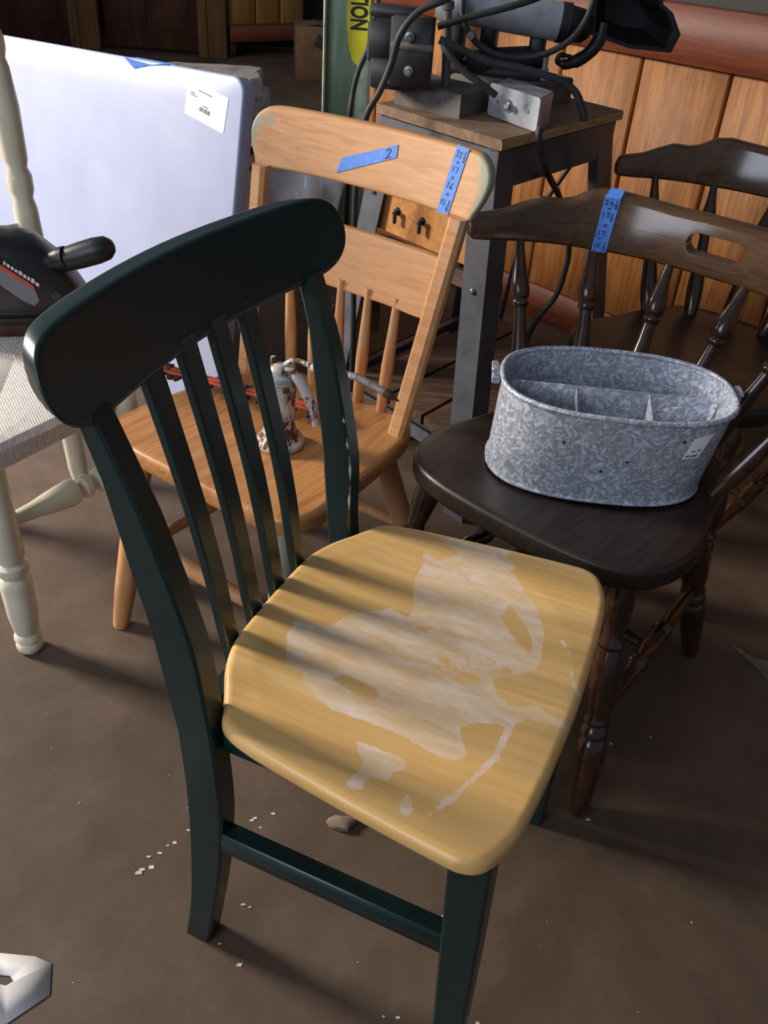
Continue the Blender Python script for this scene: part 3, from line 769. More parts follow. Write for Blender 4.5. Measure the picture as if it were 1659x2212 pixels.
write(m, [('2', .1, .04, .2, .08), ('9', .42, .06, .2, .085), ('1', .76, .03, .1, .06), ('/', .7, .1, .22, .02), ('2', .74, .12, .18, .06), ('x', .34, .175, .24, .03),
          ('1', .14, .26, .1, .09), ('7', .34, .25, .22, .1), ('1', .68, .26, .1, .06), ('2', .64, .33, .2, .07), ('x', .36, .47, .24, .05),
          ('1', .16, .60, .1, .085), ('7', .38, .60, .24, .09), ('v', .22, .72, .24, .05), ('1', .12, .84, .1, .07), ('6', .3, .83, .2, .08), ('1', .72, .82, .1, .06), ('/', .66, .89, .22, .02), ('2', .7, .905, .2, .06)], ff, .0006)
m.build('handwriting', M_INK, tp)

# ------------------------------------------------------------------ galvanized tub
t = thing('galvanized_tub', 'oval galvanized metal tub with dividers on the dark brown seat', 'tub', (.318, 1.16, .4215), R(-4))
def sup(a, b, n_, e=2.55, cx_=0, cy_=0):
    out = []
    for i in range(n_):
        th = 2*math.pi*i/n_; c_, s_ = math.cos(th), math.sin(th)
        out.append((cx_+a*math.copysign(abs(c_)**(2/e), c_), cy_+b*math.copysign(abs(s_)**(2/e), s_)))
    return out
NB = 96
def tub_ring(z, ins):
    q = z/.14
    return [(x, y, z) for x, y in sup(.158+.007*q-ins, .104+.007*q-ins, NB, 2.55, -.009+.014*q, -.001)]
m = MB(); rings = [tub_ring(z, 0) for z in (0, .004, .03, .06, .09, .12, .14)]+[tub_ring(z, .0018) for z in (.14, .12, .09, .06, .03, .006)]
vs_ = rings; m.loft(rings); m.build('body', M_GALV, t, 40)
m = MB(); rim = [Vector(p) for p in tub_ring(.14, -.001)]; rr = []
for i, p in enumerate(rim):
    tg = (rim[(i+1) % NB]-rim[i-1]).normalized(); nn = tg.cross(Vector((0, 0, 1)))
    rr.append([p+nn*(.0042*math.cos(k*math.pi/4))+Vector((0, 0, .0042*math.sin(k*math.pi/4))) for k in range(8)])
m.loft(rr, False, True); m.build('rolled_rim', M_GALV, t, 60)
m = MB(); rim = [Vector(p) for p in tub_ring(.003, -.0008)]; rr = []
for i, p in enumerate(rim):
    tg = (rim[(i+1) % NB]-rim[i-1]).normalized(); nn = tg.cross(Vector((0, 0, 1)))
    rr.append([p+nn*(.0026*math.cos(k*math.pi/3))+Vector((0, 0, .0026*math.sin(k*math.pi/3))) for k in range(6)])
m.loft(rr, False, True); m.build('base_seam', M_GALV, t, 60)
m = MB(); m.box((-.001, .028, .061), (.304, .0014, .112), None, .0004); m.build('divider', M_GALV, t)
for u, dz in ((-.048, 0), (.060, 0)):
    m = MB(); y0, y1 = .0275, -.0985
    m.loft([[(u-.0006, y0, .006), (u-.0006, y1, .006), (u-.0006, y1, .085), (u-.0006, y0, .116)], [(u+.0006, y0, .006), (u+.0006, y1, .006), (u+.0006, y1, .085), (u+.0006, y0, .116)]])
    m.build('divider', M_GALV, t)
for sg in (-1, 1):
    m = MB(); x0 = .005+sg*.168
    m.box((x0+sg*.006, .02, .127), (.012, .026, .022), None, .0015); m.box((x0+sg*.009, .02, .138), (.010, .03, .005), None, .0015)
    m.build('handle_ear', M_GALV, t)
for k, (u, zc) in enumerate(((-.07, .093), (.02, .075), (.09, .112), (-.012, .055))):
    m = MB(); y = -.107+.0; q = zc/.14
    pts = sup(.158+.007*q, .104+.007*q, 720, 2.55, -.009+.014*q, -.001); y = min(p[1] for p in pts if abs(p[0]-u) < .002)
    m.lathe((u, y+.001, zc), (u, y-.0012, zc), ((0, .0024), (.7, .0022), (1, .001)), 8); m.build('rivet', M_BLACKSTEEL, t)
def tubsurf(u, z):
    q = z/.14; a, b = .158+.007*q, .104+.007*q; cx_ = -.009+.014*q; x = max(-.98, min(.98, (u-cx_)/a))
    y = -b*(1-abs(x)**2.55)**(1/2.55)-.001; e = .001
    y2 = -b*(1-abs(min(.985, x+.02))**2.55)**(1/2.55)-.001
    tx = Vector((.02*a, y2-y, 0)).normalized(); n = tx.cross(Vector((0, 0, 1))); 
    if n.y > 0: n = -n
    return Vector((u, y, z)), n
m = MB(); ff = tape_patch(m, tubsurf, (.104, .116), (.132, .122), (.118, .083), (.094, .083), 6, 6, .0012, .0004)
sk = part_label(m.build('price_sticker', m_plain('bright_label', (246, 244, 244), .6, 0, .03), t), 'torn white price sticker')
m = MB()
for a0, a1, b0, b1 in ((.1, .35, .82, .92), (.42, .8, .83, .93), (.3, .5, .62, .7), (.62, .78, .62, .7)):
    q = [ff(a0, b0), ff(a1, b0), ff(a1, b1), ff(a0, b1)]
    m.loft([[p for p, n in q], [p+n*.0003 for p, n in q]])
m.build('print', M_GREY_PRINT, sk)

# ------------------------------------------------------------------ oil can and toothed bar on the stripped chair
oc, os_ = math.cos(OC[2]), math.sin(OC[2])
def LO(u, v, z): return Vector((OC[0]+u*oc-v*os_, OC[1]+u*os_+v*oc, z))
base = LO(.182, .045, .398)
t = thing('oil_can', 'chipped white pump oil can with a flexible spout', 'oil can', base, OC[2])
m = MB(); m.lathe((0, 0, 0), (0, 0, .112), ((0, .034), (.02, .0375), (.08, .038), (.13, .034), (.22, .026), (.4, .0235), (.7, .0245), (.93, .0255), (1, .025)), 28); m.build('body', M_CAN, t)
m = MB(); m.lathe((0, 0, .110), (0, 0, .128), ((0, .026), (.15, .0275), (.35, .026), (.5, .0272), (.7, .026), (.85, .02), (1, .006)), 28); part_label(m.build('cap', M_ALU, t), 'ribbed metal screw cap')
m = MB(); m.lathe((0, 0, .124), (0, 0, .138), ((0, .015), (.5, .016), (.8, .013), (1, .006)), 18); m.lathe((0, -.012, .132), (0, -.012, .146), ((0, .005), (1, .004)), 10); hd = m.build('pump_head', M_CAN, t)
m = MB(); m.tube([(0, .006, .128), (-.004, .025, .126), (-.008, .042, .108), (-.010, .056, .078), (-.010, .063, .052)], [.008, .009, .009, .008, .006], 10, 6); m.build('trigger', M_CAN, t)
m = MB(); m.tube([(-.004, .004, .134), (-.012, .014, .143), (-.014, .03, .146), (-.016, .05, .145)], .0042, 10, 6); m.lathe((-.016, .047, .145), (-.018, .062, .143), ((0, .004), (.3, .0075), (.7, .0075), (1, .003)), 12); m.build('outlet_arm', M_CAN, t)
m = MB(); rings = []; A = Vector((-.018, .06, .144)); B = Vector((-.026, .176, .143)); pr = []
for k in range(64):
    q = k/63; pr.append((q, .0052+.0009*math.sin(k*2*math.pi/2.6)))
m.lathe(A, (-.022, .13, .152), [(q, r) for q, r in pr[:]], 12); m.lathe((-.022, .129, .152), B, [(q, r) for q, r in pr], 12); part_label(m.build('flexible_spout', m_plain('bright_spring_steel', (196, 190, 184), .35, .3, .15, 60), t), 'ribbed flexible metal spout')
m = MB(); m.lathe(B, (-.027, .2, .137), ((0, .0065), (.3, .007), (.45, .006), (.8, .002), (1, .0012)), 12); m.build('nozzle', M_RUSTDARK, t)

A = LO(.150, -.262, .4); Bv = LO(.075, .075, .4); dv = Bv-A
t = thing('toothed_bar', 'rusty red toothed cutter bar lying behind the oil can', 'blade', A, math.atan2(dv.y, dv.x))
Lb = dv.length
m = MB(); m.box((Lb/2, 0, .016), (Lb, .020, .006), None, .0015); m.box((Lb/2, 0, .0205), (Lb*.96, .010, .004), None, .001); m.build('bar', M_RUST, t)
for k in range(11):
    x = .012+k*(Lb-.024)/10
    for sg in (-1, 1):
        m = MB(); ol = [(x-.006, sg*.008), (x+.006, sg*.008), (x+.004, sg*.020), (x, sg*.024), (x-.004, sg*.020)]
        m.loft([[(a, b, .010) for a, b in ol], [(a, b, .016) for a, b in ol]]); m.build('tooth', M_RUSTDARK, t)
for x in (.02, Lb*.5, Lb-.02):
    m = MB(); m.lathe((x, 0, 0.0), (x, 0, .027), ((0, .007), (.8, .007), (1, .004)), 10); m.build('bolt', M_RUSTDARK, t)

# ------------------------------------------------------------------ steel stand
SF = Vector((.156, 1.632, 0)); sa = Vector((-.678, .735, 0)); sb = Vector((.606, .796, 0)); LA, LB, ZT = .340, .4596, .78
def S(p, q, z): return SF+sa*p+sb*q+Vector((0, 0, z))
t = thing('tool_stand', 'grey steel stand with a wooden top behind the brown chair', 'stand')
m = MB(); c4 = [(0, 0), (LA, 0), (LA, LB), (0, LB)]
m.loft([[S(p, q, ZT-.018) for p, q in c4], [S(p, q, ZT-.001) for p, q in c4], [S(p*.99+.002, q*.99+.002, ZT) for p, q in c4]]); tb = part_label(m.build('top_board', M_PLY, t, 20), 'dusty wooden board top')
m = MB(); m.loft([[S(-.002, .0, ZT-.017), S(-.002, LB, ZT-.017), S(-.002, LB, ZT-.002), S(-.002, 0, ZT-.002)], [S(.002, .0, ZT-.017), S(.002, LB, ZT-.017), S(.002, LB, ZT-.002), S(.002, 0, ZT-.002)]]); m.build('raw_edge', M_PLYEDGE, tb)
ins = .012; TOPC = {(0, 0): (ins, ins), (1, 0): (LA, ins), (0, 1): (ins, LB-ins), (1, 1): (LA, LB-ins)}
FT = {(0, 0): (-.05, -.03), (1, 0): (LA+.14, -.03), (0, 1): (-.055, LB+.13), (1, 1): (LA+.14, LB+.12)}
zr = ZT-.019
for key in TOPC:
    p0, q0 = TOPC[key]; p1, q1 = FT[key]; sp = 1 if key[0] == 0 else -1; sq = 1 if key[1] == 0 else -1
    wl, th = .062, .004
    sec = [(0, 0), (sp*wl, 0), (sp*wl, sq*th), (sp*th, sq*th), (sp*th, sq*wl), (0, sq*wl)]
    m = MB(); m.loft([[S(p1+a*.95, q1+b*.95, 0) for a, b in sec], [S(p0+a, q0+b, zr) for a, b in sec]]); lg = m.build('leg', M_STEEL, t, 20)
    for zb in (.12, .50, .61, .70):
        f = 1-zb/zr; p, q = p0+(p1-p0)*f, q0+(q1-q0)*f
        m = MB(); m.lathe(S(p+sp*.03, q+sq*.006, zb), S(p+sp*.03, q-sq*.007, zb), ((0, .006), (.8, .006), (1, .003)), 8); m.build('bolt', M_BOLT, lg)
def rail(p0, q0, p1, q1, z, h, nm='rail', dp=0, dq=0, mt=None, th=.004):
    m = MB(); A, B = S(p0, q0, z), S(p1, q1, z); d = (B-A).normalized(); n = d.cross(Vector((0, 0, 1)))*th
    up = Vector((0, 0, h)); m.loft([[A, A+n, A+n-up, A-up], [B, B+n, B+n-up, B-up]]); 
    m.loft([[A, A+n*6, A+n*6-Vector((0, 0, th)), A-Vector((0, 0, th))], [B, B+n*6, B+n*6-Vector((0, 0, th)), B-Vector((0, 0, th))]])
    return m.build(nm, mt or M_STEEL, t, 20)
rail(.008, .008, LA-.008, .008, zr, .05); rail(.008, LB-.008, .008, .008, zr, .072); rail(LA-.008, .008, LA-.008, LB-.008, zr, .05); rail(LA-.01, LB-.008, .01, LB-.008, zr, .05)
rail(-.035, -.02, LA+.10, -.02, .16, .035, 'lower_rail'); rail(-.04, LB+.09, -.035, -.02, .16, .035, 'lower_rail'); rail(LA+.10, -.02, LA+.10, LB+.09, .16, .035, 'lower_rail'); rail(LA+.10, LB+.09, -.04, LB+.09, .16, .035, 'lower_rail')
m = MB(); m.loft([[S(.05, .02, .705), S(LA-.05, .02, .705), S(LA, .014, .535), S(.02, .014, .535)], [S(.05, .034, .705), S(LA-.05, .034, .705), S(LA, .028, .535), S(.02, .028, .535)]])
pn = part_label(m.build('apron_panel', M_ORANGE_SEAT, t, 20), 'wooden panel bolted across the stand')
for p in (.195, .27):
    m = MB(); m.lathe(S(p, .018, .585), S(p, .002, .582), ((0, .008), (.4, .008), (.5, .005), (1, .004)), 8); m.box(S(p-.004, .002, .576), (.008, .01, .028), None, .003); m.build('wing_nut', M_BLACKSTEEL, pn)
for k in range(3):
    p0 = .005+k*.115
    m = MB(); m.loft([[S(p0+a, q, .165) for a, q in ((0, -.015), (.105, -.015), (.105, LB+.08), (0, LB+.08))], [S(p0+a, q, .187) for a, q in ((0, -.015), (.105, -.015), (.105, LB+.08), (0, LB+.08))]]); m.build('shelf_board', M_DARKWOOD, t, 20)
m = MB(); m.loft([[S(.0, .03, .515), S(LA, .03, .515), S(LA, .075, .50), S(.0, .075, .50)], [S(.0, .03, .48), S(LA, .03, .48), S(LA, .075, .475), S(.0, .075, .475)]])
m.build('cross_board', M_DARKWOOD, t, 20)
# loose plank leaning on the lower shelf
m = MB(); A = Vector((-.16, 2.02, .30)); B = Vector((.06, 2.26, .34)); n = Vector((-.7, .65, 0))*.30
m.loft([[A, A+n, A+n-Vector((0, 0, .03)), A-Vector((0, 0, .03))], [B, B+n, B+n-Vector((0, 0, .03)), B-Vector((0, 0, .03))]])
for q in (A+n*.5+(B-A)*.15, A+n*.5+(B-A)*.85): m.box(q-Vector((0, 0, .115 if q.z < .31 else .12)), (.05, .05, .19), None, .003)
pl = m.build('plank_crate', M_DARKWOOD, None, 20); tag(pl, 'old brown plank on blocks behind the natural chair', 'plank')
pl.location.z = -.005

# ------------------------------------------------------------------ bench tool on the stand
t = thing('bench_tool', 'dark bench power tool with grey motor on the wooden stand top', 'power tool')
m = MB(); q4 = [(.315, .03), (.150, .052), (.166, .17), (.33, .165)]
m.loft([[S(p, q, ZT) for p, q in q4], [S(p, q, ZT+.036) for p, q in q4], [S(p*.97+.007, q*.95+.006, ZT+.041) for p, q in q4]]); m.build('front_base', M_DUSTY, t, 30)
m = MB(); q4 = [(.168, .20), (.115, .255), (.115, .415), (.325, .43), (.325, .185)]
m.loft([[S(p, q, ZT) for p, q in q4], [S(p, q, ZT+.042) for p, q in q4], [S(p*.97+.006, q*.97+.008, ZT+.047) for p, q in q4]]); m.build('rear_base', M_DUSTY, t, 30)
pr_ = Matrix.Rotation(R(-14), 3, 'Z')
m = MB(); m.box((-.013, 1.81, .882), (.082, .010, .118), pr_, .004); pb = m.build('bracket_plate', M_BLACKSTEEL, t)
for x, z in ((-.017, .908), (-.015, .852)):
    m = MB(); m.lathe((x, 1.806, z), (x-.002, 1.792, z), ((0, .0095), (.4, .009), (.42, .006), (1, .005)), 10); m.build('bolt', M_BOLT, pb)
m = MB(); m.box((-.012, 1.804, .893), (.08, .006, .012), pr_, .002); m.build('ridge', M_DUSTY, pb)
m = MB(); m.box((-.062, 1.90, .89), (.05, .10, .07), pr_, .005); m.box((-.035, 1.87, .84), (.09, .1, .05), pr_, .005); m.box((-.05, 1.93, .935), (.09, .05, .02), pr_, .004); m.build('slide_block', M_BLACKSTEEL, t)
m = MB(); m.lathe((.058, 1.86, .815), (.048, 1.86, .965), ((0, .009), (.9, .008), (.91, .012), (1, .012)), 10); m.build('upright_bolt', M_DUSTY, t)
m = MB(); m.lathe((.03, 1.99, .956), (.275, 1.985, .932), ((0, .030), (.06, .040), (.18, .042), (.185, .036), (.97, .034), (1, .034)), 28); m.build('motor_housing', M_ALU, t)
m = MB(); m.lathe((.272, 1.985, .932), (.335, 1.985, .926), ((0, .036), (.3, .037), (.32, .033), (.8, .030), (1, .018)), 24); m.build('motor_cap', M_BLACK, t)
m = MB(); m.lathe((.10, 2.0, .845), (.26, 2.0, .866), ((0, .02), (.2, .026), (.8, .024), (1, .015)), 18); m.box((.16, 2.02, .835), (.2, .09, .03), pr_, .006); m.build('gear_case', M_BLACKSTEEL, t)
for x, y, z in ((.075, 1.985, .885), (.14, 2.0, .905), (.24, 2.01, .885)):
    m = MB(); m.box((x, y, z), (.03, .05, .07), pr_, .006); m.build('motor_mount', M_BLACKSTEEL, t)
# flared hood: thick open box
def hoodring(y, k):
    P = [(.325, .985), (.40, 1.03), (.455, 1.015), (.468, .975), (.490, .962), (.514, .926), (.503, .893), (.42, .895), (.335, .915)]
    cx_, cz_ = .42, .95
    return [(cx_+(x-cx_)*k, y, cz_+(z-cz_)*k) for x, z in P]
m = MB(); m.loft([hoodring(2.10, .62), hoodring(2.0, 1.0), hoodring(1.985, 1.0), hoodring(1.985, .86), hoodring(2.085, .5)]); m.build('blade_guard', M_BLACK, t, 25)
m = MB(); m.tube([(.362, 2.0, .935), (.358, 1.995, .905), (.338, 1.99, .878), (.305, 1.985, .860), (.283, 1.985, .862), (.285, 1.985, .875), (.31, 1.985, .872)], [.014, .014, .013, .010, .006, .005, .004], 10, 5); m.build('hook_handle', M_BLACK, t)
m = MB(); m.lathe((.255, 1.965, .875), (.255, 1.965, .83), ((0, .006), (.5, .006), (.52, .009), (1, .009)), 10); m.build('bolt', M_BOLT, t); m = MB(); m.lathe((.10, 1.93, .905), (.098, 1.91, .905), ((0, .009), (1, .007)), 10); m.build('bolt', M_BOLT, t)

t = thing('switch_box', 'small grey metal switch box at the front of the stand top', 'switch box')
q4 = [(.131, .135), (-.004, .109), (.022, .192), (.157, .218)]
m = MB(); m.loft([[S(p, q, ZT) for p, q in q4], [S(p, q, ZT+.054) for p, q in q4], [S(p*.97+.002, q*.97+.004, ZT+.057) for p, q in q4]]); m.build('case', M_ALU, t, 25)
A, B = S(.137, .132, 0), S(-.010, .104, 0); d = (B-A).normalized(); n = Vector((d.y, -d.x, 0)); n = n if n.y < 0 else -n
m = MB(); Lw = (B-A).length; ol = []
for cx_, cz_, a0 in ((.008, .010, 180), (Lw-.008, .010, 270), (Lw-.008, .052, 0), (.008, .052, 90)):
    for k in range(5): a = R(a0+22.5*k); ol.append((cx_+.007*math.cos(a), cz_+.007*math.sin(a)))
fp = lambda a, z, o: A+d*a+n*o+Vector((0, 0, ZT+z))
m.loft([[fp(a, z, .0) for a, z in ol], [fp(a, z, .003) for a, z in ol]]); pt = m.build('cover_plate', M_ALU, t, 30)
m = MB(); m.lathe(fp(Lw*.42, .030, .003), fp(Lw*.42, .030, .007), ((0, .012), (1, .011)), 12); m.lathe(fp(Lw*.42, .030, .006), fp(Lw*.52, .032, .022), ((0, .0055), (.8, .006), (1, .004)), 10); m.build('toggle', M_BOLT, pt)
for a in (.2, .8):
    m = MB(); m.lathe(fp(Lw*a, .031, .003), fp(Lw*a, .031, .0045), ((0, .004), (1, .003)), 8); m.build('screw', M_BOLT, pt)

def cable(pts, r, label):
    m = MB(); m.tube(pts, r, 10, 7); return tag(m.build('cable', M_RUBBER), label, 'cable', 'cables of the bench tool')
cable([(.07, 1.80, .99), (.039, 1.76, .974), (-.004, 1.76, .954), (-.034, 1.76, .916), (-.047, 1.77, .867), (-.065, 1.775, .82), (-.088, 1.775, .775), (-.10, 1.79, .70), (-.105, 1.82, .55), (-.10, 1.86, .30), (-.1, 1.9, .012)], .0062, 'grey cable arching over the bracket plate and down past the stand')
cable([(-.10, 2.3, .92), (-.113, 2.3, .834), (-.137, 2.3, .774), (-.149, 2.3, .723), (-.155, 2.3, .661), (-.162, 2.42, .52), (-.165, 2.5, .3), (-.16, 2.52, .012)], .0068, 'dark cable hanging in front of the green post')
cable([(.032, 1.84, .924), (.085, 1.84, .942), (.142, 1.84, .959), (.199, 1.85, .977), (.26, 1.9, .998)], .0062, 'grey cable crossing in front of the motor')
cable([(.037, 1.80, .908), (.081, 1.80, .893), (.134, 1.80, .877), (.195, 1.80, .870), (.256, 1.80, .858), (.297, 1.80, .838), (.318, 1.80, .802), (.322, 1.80, .79)], .0072, 'thick dark cable lying across the tool base to the board')
cable([(.045, 1.76, .905), (.05, 1.75, .897), (.082, 1.745, .869), (.118, 1.74, .849), (.146, 1.745, .832)], .0060, 'short cable running into the switch box')
cable([(.077, 1.95, 1.0), (.077, 1.94, .968), (.082, 1.93, .929), (.113, 1.925, .892), (.161, 1.92, .874), (.225, 1.92, .876), (.284, 1.925, .903), (.317, 1.94, .945), (.33, 1.96, 1.0)], .0060, 'grey cable hanging in a loop below the motor')
cable([(.228, 1.695, .792), (.227, 1.69, .779), (.238, 1.70, .75), (.263, 1.74, .702), (.325, 1.96, .61), (.375, 2.08, .52), (.394, 2.1, .45), (.395, 2.1, .403), (.383, 2.1, .332), (.347, 2.12, .25), (.33, 2.2, .1), (.34, 2.3, .012)], .0066, 'black cord hanging from the switch box to the floor')
cable([(.45, 2.42, .66), (.422, 2.4, .586), (.372, 2.4, .489), (.32, 2.42, .36), (.29, 2.45, .012)], .006, 'thin black cord behind the stand near the panelled wall')

# ------------------------------------------------------------------ cream chair with rush seat
t = thing('rush_seat_chair', 'cream painted chair with turned legs and woven rush seat at left', 'chair')
LA_ = Vector((-.600, 1.100, 0)); LC = Vector((-.450, 1.302, 0)); LR = Vector((-.690, 1.640, 0)); LL = Vector((-.850, 1.45, 0))
PRF = ((0, .020), (.30, .023), (.50, .024), (.53, .019), (.545, .025), (.575, .026), (.60, .020), (.615, .024), (.64, .0265), (.80, .025), (.88, .021), (.90, .0185), (.915, .023), (.93, .0235), (.945, .019), (.96, .023), (.985, .022), (1, .017))
for c_ in (LA_, LC):
    m = MB(); m.lathe(c_+Vector((0, 0, .415)), c_, PRF, 20); m.build('leg', M_WHITEPAINT, t)
PST = ((0, .017), (.03, .021), (.25, .022), (.44, .021), (.50, .021), (.55, .0235), (.60, .0225), (.62, .0185), (.635, .0235), (.66, .024), (.675, .0185), (.69, .0225), (.78, .0255), (.845, .0215), (.86, .018), (.875, .022), (.895, .022), (.91, .017), (.95, .021), (1, .012))
for c_, tl in ((LR, Vector((-.055, .05, 0))), (LL, Vector((-.075, .04, 0)))):
    m = MB(); m.lathe(c_, c_+tl+Vector((0, 0, .98)), PST, 20); m.build('back_post', M_WHITEPAINT, t)
STP = ((0, .010), (.22, .014), (.34, .019), (.49, .0235), (.53, .022), (.545, .012), (.56, .0145), (.59, .0205), (.63, .0205), (.66, .0145), (.68, .012), (.70, .020), (.74, .0225), (1, .011))
m = MB(); m.lathe(LA_+Vector((0, 0, .268)), LC+Vector((0, 0, .268)), STP, 18); m.build('stretcher', M_WHITEPAINT, t)
for a, b, z in ((LC, LR, .20), (LA_, LL, .20), (LL, LR, .23)):
    m = MB(); m.lathe(a+Vector((0, 0, z)), b+Vector((0, 0, z)), ((0, .009), (.5, .012), (1, .009)), 12)
    if a is not LC: m.build('stretcher', M_WHITEPAINT, t)
for z in (.535, .93):
    A, B = LR+Vector((-.055, .05, 0))*(z/.98)+Vector((0, 0, z)), LL+Vector((-.075, .04, 0))*(z/.98)+Vector((0, 0, z))
    m = MB(); n = Vector((.63, .77, 0)).normalized(); up = Vector((0, 0, .03))
    m.loft([[A+up-n*.006, A+up+n*.006, A-up+n*.006, A-up-n*.006], [B+up-n*.006, B+up+n*.006, B-up+n*.006, B-up-n*.006]]); m.build('back_slat', M_WHITEPAINT, t)
# rush seat: four woven triangles of cords
def grow(p, k): cc = (LA_+LC+LR+LL)/4; return cc+(p-cc)*k
cs = [grow(LA_, 1.14), Vector((-.466, 1.283, 0)), grow(LR, 1.07), grow(LL, 1.05)]
m = MB(); zt = .424
m.loft([[p+Vector((0, 0, zt-.046)) for p in cs], [p+Vector((0, 0, zt-.012)) for p in cs], [grow(p, .96)+Vector((0, 0, zt-.006)) for p in cs]]); rs = m.build('seat_core', M_RUSH, t)
ctr = sum(cs, Vector())/4+Vector((0, 0, zt))
m = MB()
for k in range(4):
    a, b = cs[k]+Vector((0, 0, zt-.004)), cs[(k+1) % 4]+Vector((0, 0, zt-.004)); nseg = int((b-a).length/.0046)
    for j in range(nseg):
        q = (j+.5)/nseg; e = a.lerp(b, q); depth = 1-abs(2*q-1); inn = e.lerp(ctr+(a.lerp(b, q)-a.lerp(b, .5))*.0, depth*.97)
        # cord runs square to the edge until it meets the diagonal seam
        mid = a.lerp(b, .5); inn = e+(ctr-mid)*depth
        out = (e-ctr); out.z = 0; out.normalize()
        m.tube([e+Vector((0, 0, -.04))+out*.001, e+out*.004+Vector((0, 0, -.02)), e+Vector((0, 0, .0005)), e.lerp(inn, .5)+Vector((0, 0, .0025)), inn+Vector((0, 0, .001))], .0027, 5, 2)
m.build('rush_cord', M_RUSH, rs)['kind'] = 'stuff'

# ------------------------------------------------------------------ black sander on the rush seat
t = thing('belt_sander', 'black belt sander with a knob handle on the cream chair seat', 'power tool', (-.685, 1.485, .428), R(14))
def sring(x, y0, y1, z0, z1, e=3.0, n_=20):
    return [(x, (y0+y1)/2+(y1-y0)/2*math.copysign(abs(math.cos(a))**(2/e), math.cos(a)), (z0+z1)/2+(z1-z0)/2*math.copysign(abs(math.sin(a))**(2/e), math.sin(a))) for a in [2*math.pi*i/n_ for i in range(n_)]]
m = MB(); m.loft([sring(-.15, -.05, .05, .03, .15), sring(-.14, -.058, .056, .018, .172), sring(-.06, -.06, .058, .018, .182), sring(.0, -.06, .058, .018, .182), sring(.045, -.059, .056, .018, .172), sring(.085, -.056, .053, .018, .135), sring(.11, -.052, .05, .018, .09), sring(.125, -.045, .045, .022, .06)]); bd = m.build('housing', M_BLACK, t, 50)
m = MB(); m.box((-.01, 0, .016), (.27, .092, .03), None, .010); m.build('belt_frame', M_RUSTDARK, t)
m = MB(); m.box((-.01, -.049, .05), (.25, .012, .012), None, .004); m.box((-.01, -.05, .036), (.26, .012, .010), None, .004); m.build('guide_rib', M_BLACK, t)
m = MB(); m.tube([(.05, -.02, .125), (.075, -.035, .137), (.10, -.045, .146)], [.016, .018, .020], 12, 4); m.build('knob_mount', M_BLACK, t)
m = MB(); m.lathe((.082, -.036, .135), (.182, -.062, .172), ((0, .017), (.1, .0195), (.4, .022), (.7, .0225), (.88, .020), (.97, .012), (1, .003)), 22); m.build('knob', M_BLACK, t, 60)
m = MB(); m.lathe((.075, -.054, .083), (.075, -.0595, .083), ((0, .0085), (1, .0085)), 14); part_label(m.build('recess', M_RUBBER, t), 'dark round recess')
def badge(m, P, y0, y1):
    m.loft([[(x, y0, z) for x, z in P], [(x, y1, z) for x, z in P]])
BX = lambda a, b: (-.016+a*.062-b*.012, .150-a*.050-b*.033)
m = MB(); badge(m, [BX(a, b) for a, b in ((0, .22), (1, .22), (1.12, .55), (1.05, .95), (.8, 1.05), (.3, 1.0), (.02, .8), (-.06, .5))], -.0600, -.0612); bp = part_label(m.build('badge', M_GREY_PRINT, t), 'grey badge with a red stripe')
m = MB(); badge(m, [BX(a, b) for a, b in ((0, .02), (.92, .02), (1.0, .22), (0, .22), (-.06, .14))], -.0600, -.0613); m.build('stripe', m_plain('red_print', (196, 72, 56), .5, 0, .1), bp)
m = MB(); rnd = random.Random(6); a = .02
while a < 1.0:
    wd_ = rnd.uniform(.05, .09); h0 = rnd.uniform(-.32, -.2)
    if not .12 < a < .2: badge(m, [BX(a, h0), BX(a+wd_, h0), BX(a+wd_, -.07), BX(a, -.07)], -.0600, -.0612)
    a += wd_+.025
m.build('worn_lettering', M_PAPER, bp)

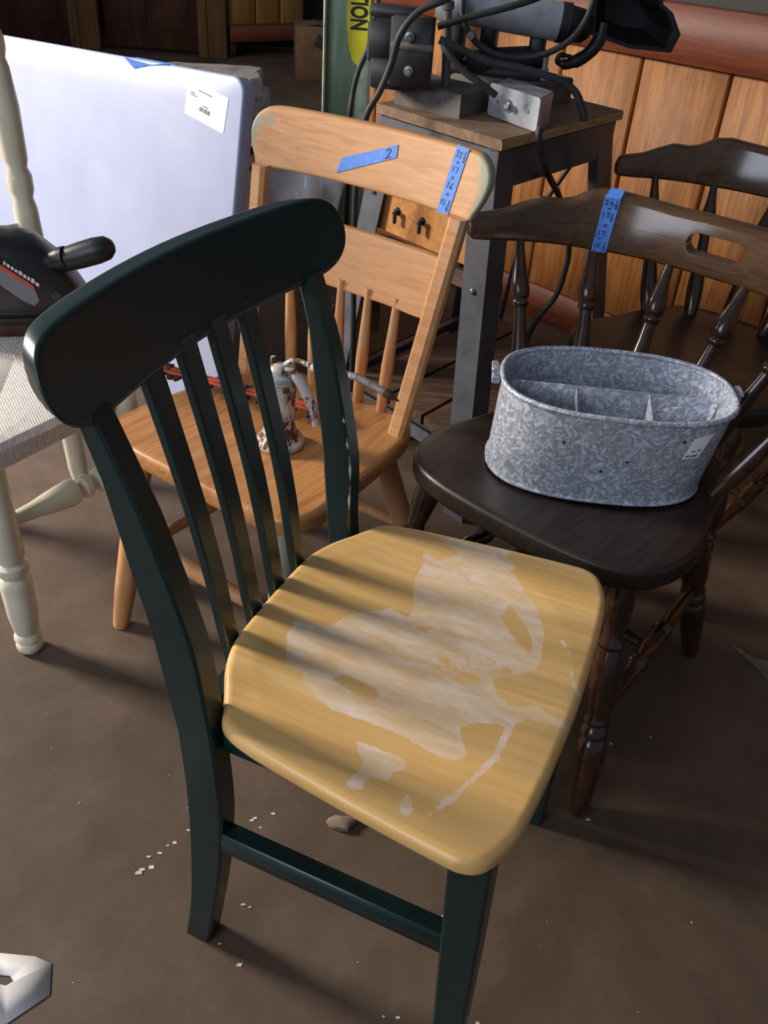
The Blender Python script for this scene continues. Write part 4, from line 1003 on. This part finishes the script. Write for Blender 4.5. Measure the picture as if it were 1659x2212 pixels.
# ------------------------------------------------------------------ things on the floor
m = MB(); P = [(-.445, .567), (-.397, .566), (-.373, .559), (-.362, .521), (-.400, .485), (-.455, .475), (-.49, .52)]
Hh = [(-.432, .540), (-.418, .540), (-.411, .534), (-.418, .528), (-.432, .530), (-.438, .535), (-.436, .538)]
vs_ = [(x, y, .0014) for x, y in P]+[(x, y, .0014) for x, y in Hh]
n_ = len(P); fs = [(i, (i+1) % n_, n_+(i+1) % n_, n_+i) for i in range(n_)]
m.add(vs_, fs); o = m.build('paper_scrap', M_PAPER, None, 20); sd = o.modifiers.new('t', 'SOLIDIFY'); sd.thickness = .0006
tag(o, 'white cut paper scrap with a torn hole at bottom left', 'paper')
m = MB(); rnd = random.Random(11); rings = []
for z, k in ((0, .95), (.004, 1.05), (.009, .95), (.012, .6)):
    rings.append([(-.027+k*(.021*math.cos(a)+.004*math.sin(3*a)), .7915+k*(.0115*math.sin(a)+.003*math.cos(2*a)), z+rnd.uniform(-.001, .001) if z else 0) for a in [2*math.pi*i/16 for i in range(16)]])
m.loft(rings); tag(m.build('plaster_chunk', m_plain('dusty_plaster', (134, 114, 98), .9, 0, .2, 60, .3)), 'small grey plaster chunk on the floor under the green chair', 'rubble')
m = MB(); P = [(.672, 1.245), (.70, 1.19), (.72, 1.14), (.76, 1.13), (.75, 1.2), (.705, 1.21)]
m.loft([[(x, y, .0005) for x, y in P], [(x, y, .002) for x, y in P]]); tag(m.build('torn_strip', m_plain('dirty_paper', (120, 108, 88), .8, 0, .2, 30)), 'dirty torn paper strip on the floor at right', 'paper')
m = MB(); rnd = random.Random(21)
def flake(x, y, s):
    k = rnd.randint(4, 6); a0 = rnd.uniform(0, 6.28); P = [(x+s*rnd.uniform(.5, 1)*math.cos(a0+i*6.28/k), y+s*.6*rnd.uniform(.5, 1)*math.sin(a0+i*6.28/k)) for i in range(k)]
    z = rnd.uniform(.0005, .0011); m.loft([[(a, b, .0002) for a, b in P], [(a, b, z) for a, b in P]])
for x, y, s in ((-.284, .70, .004), (-.292, .715, .003), (-.278, .722, .0025), (-.262, .74, .003), (-.27, .735, .002), (-.30, .69, .005), (-.295, .695, .004), (-.247, .762, .002), (-.155, .79, .003), (-.16, .786, .003), (-.13, .80, .0025), (-.145, .775, .0015), (-.15, .655, .003), (-.14, .652, .002), (-.14, .575, .0035), (-.17, .60, .002), (.12, .66, .003), (.118, .60, .003), (.045, .525, .0015), (.062, .525, .0025), (.078, .512, .003), (.16, .525, .003), (.34, .83, .003), (.40, .98, .0025), (.47, 1.0, .002), (.0, .66, .004)): flake(x, y, s*1.7)
for k in range(90):
    flake(rnd.uniform(-.5, .7), rnd.uniform(.45, 1.9), rnd.choice((.0008, .001, .0014, .002)))
o = m.build('paint_flakes', m_plain('white_flakes', (214, 202, 190), .7, 0, .1), None, 0); tag(o, 'white paint flakes scattered over the brown floor', 'debris'); o['kind'] = 'stuff'
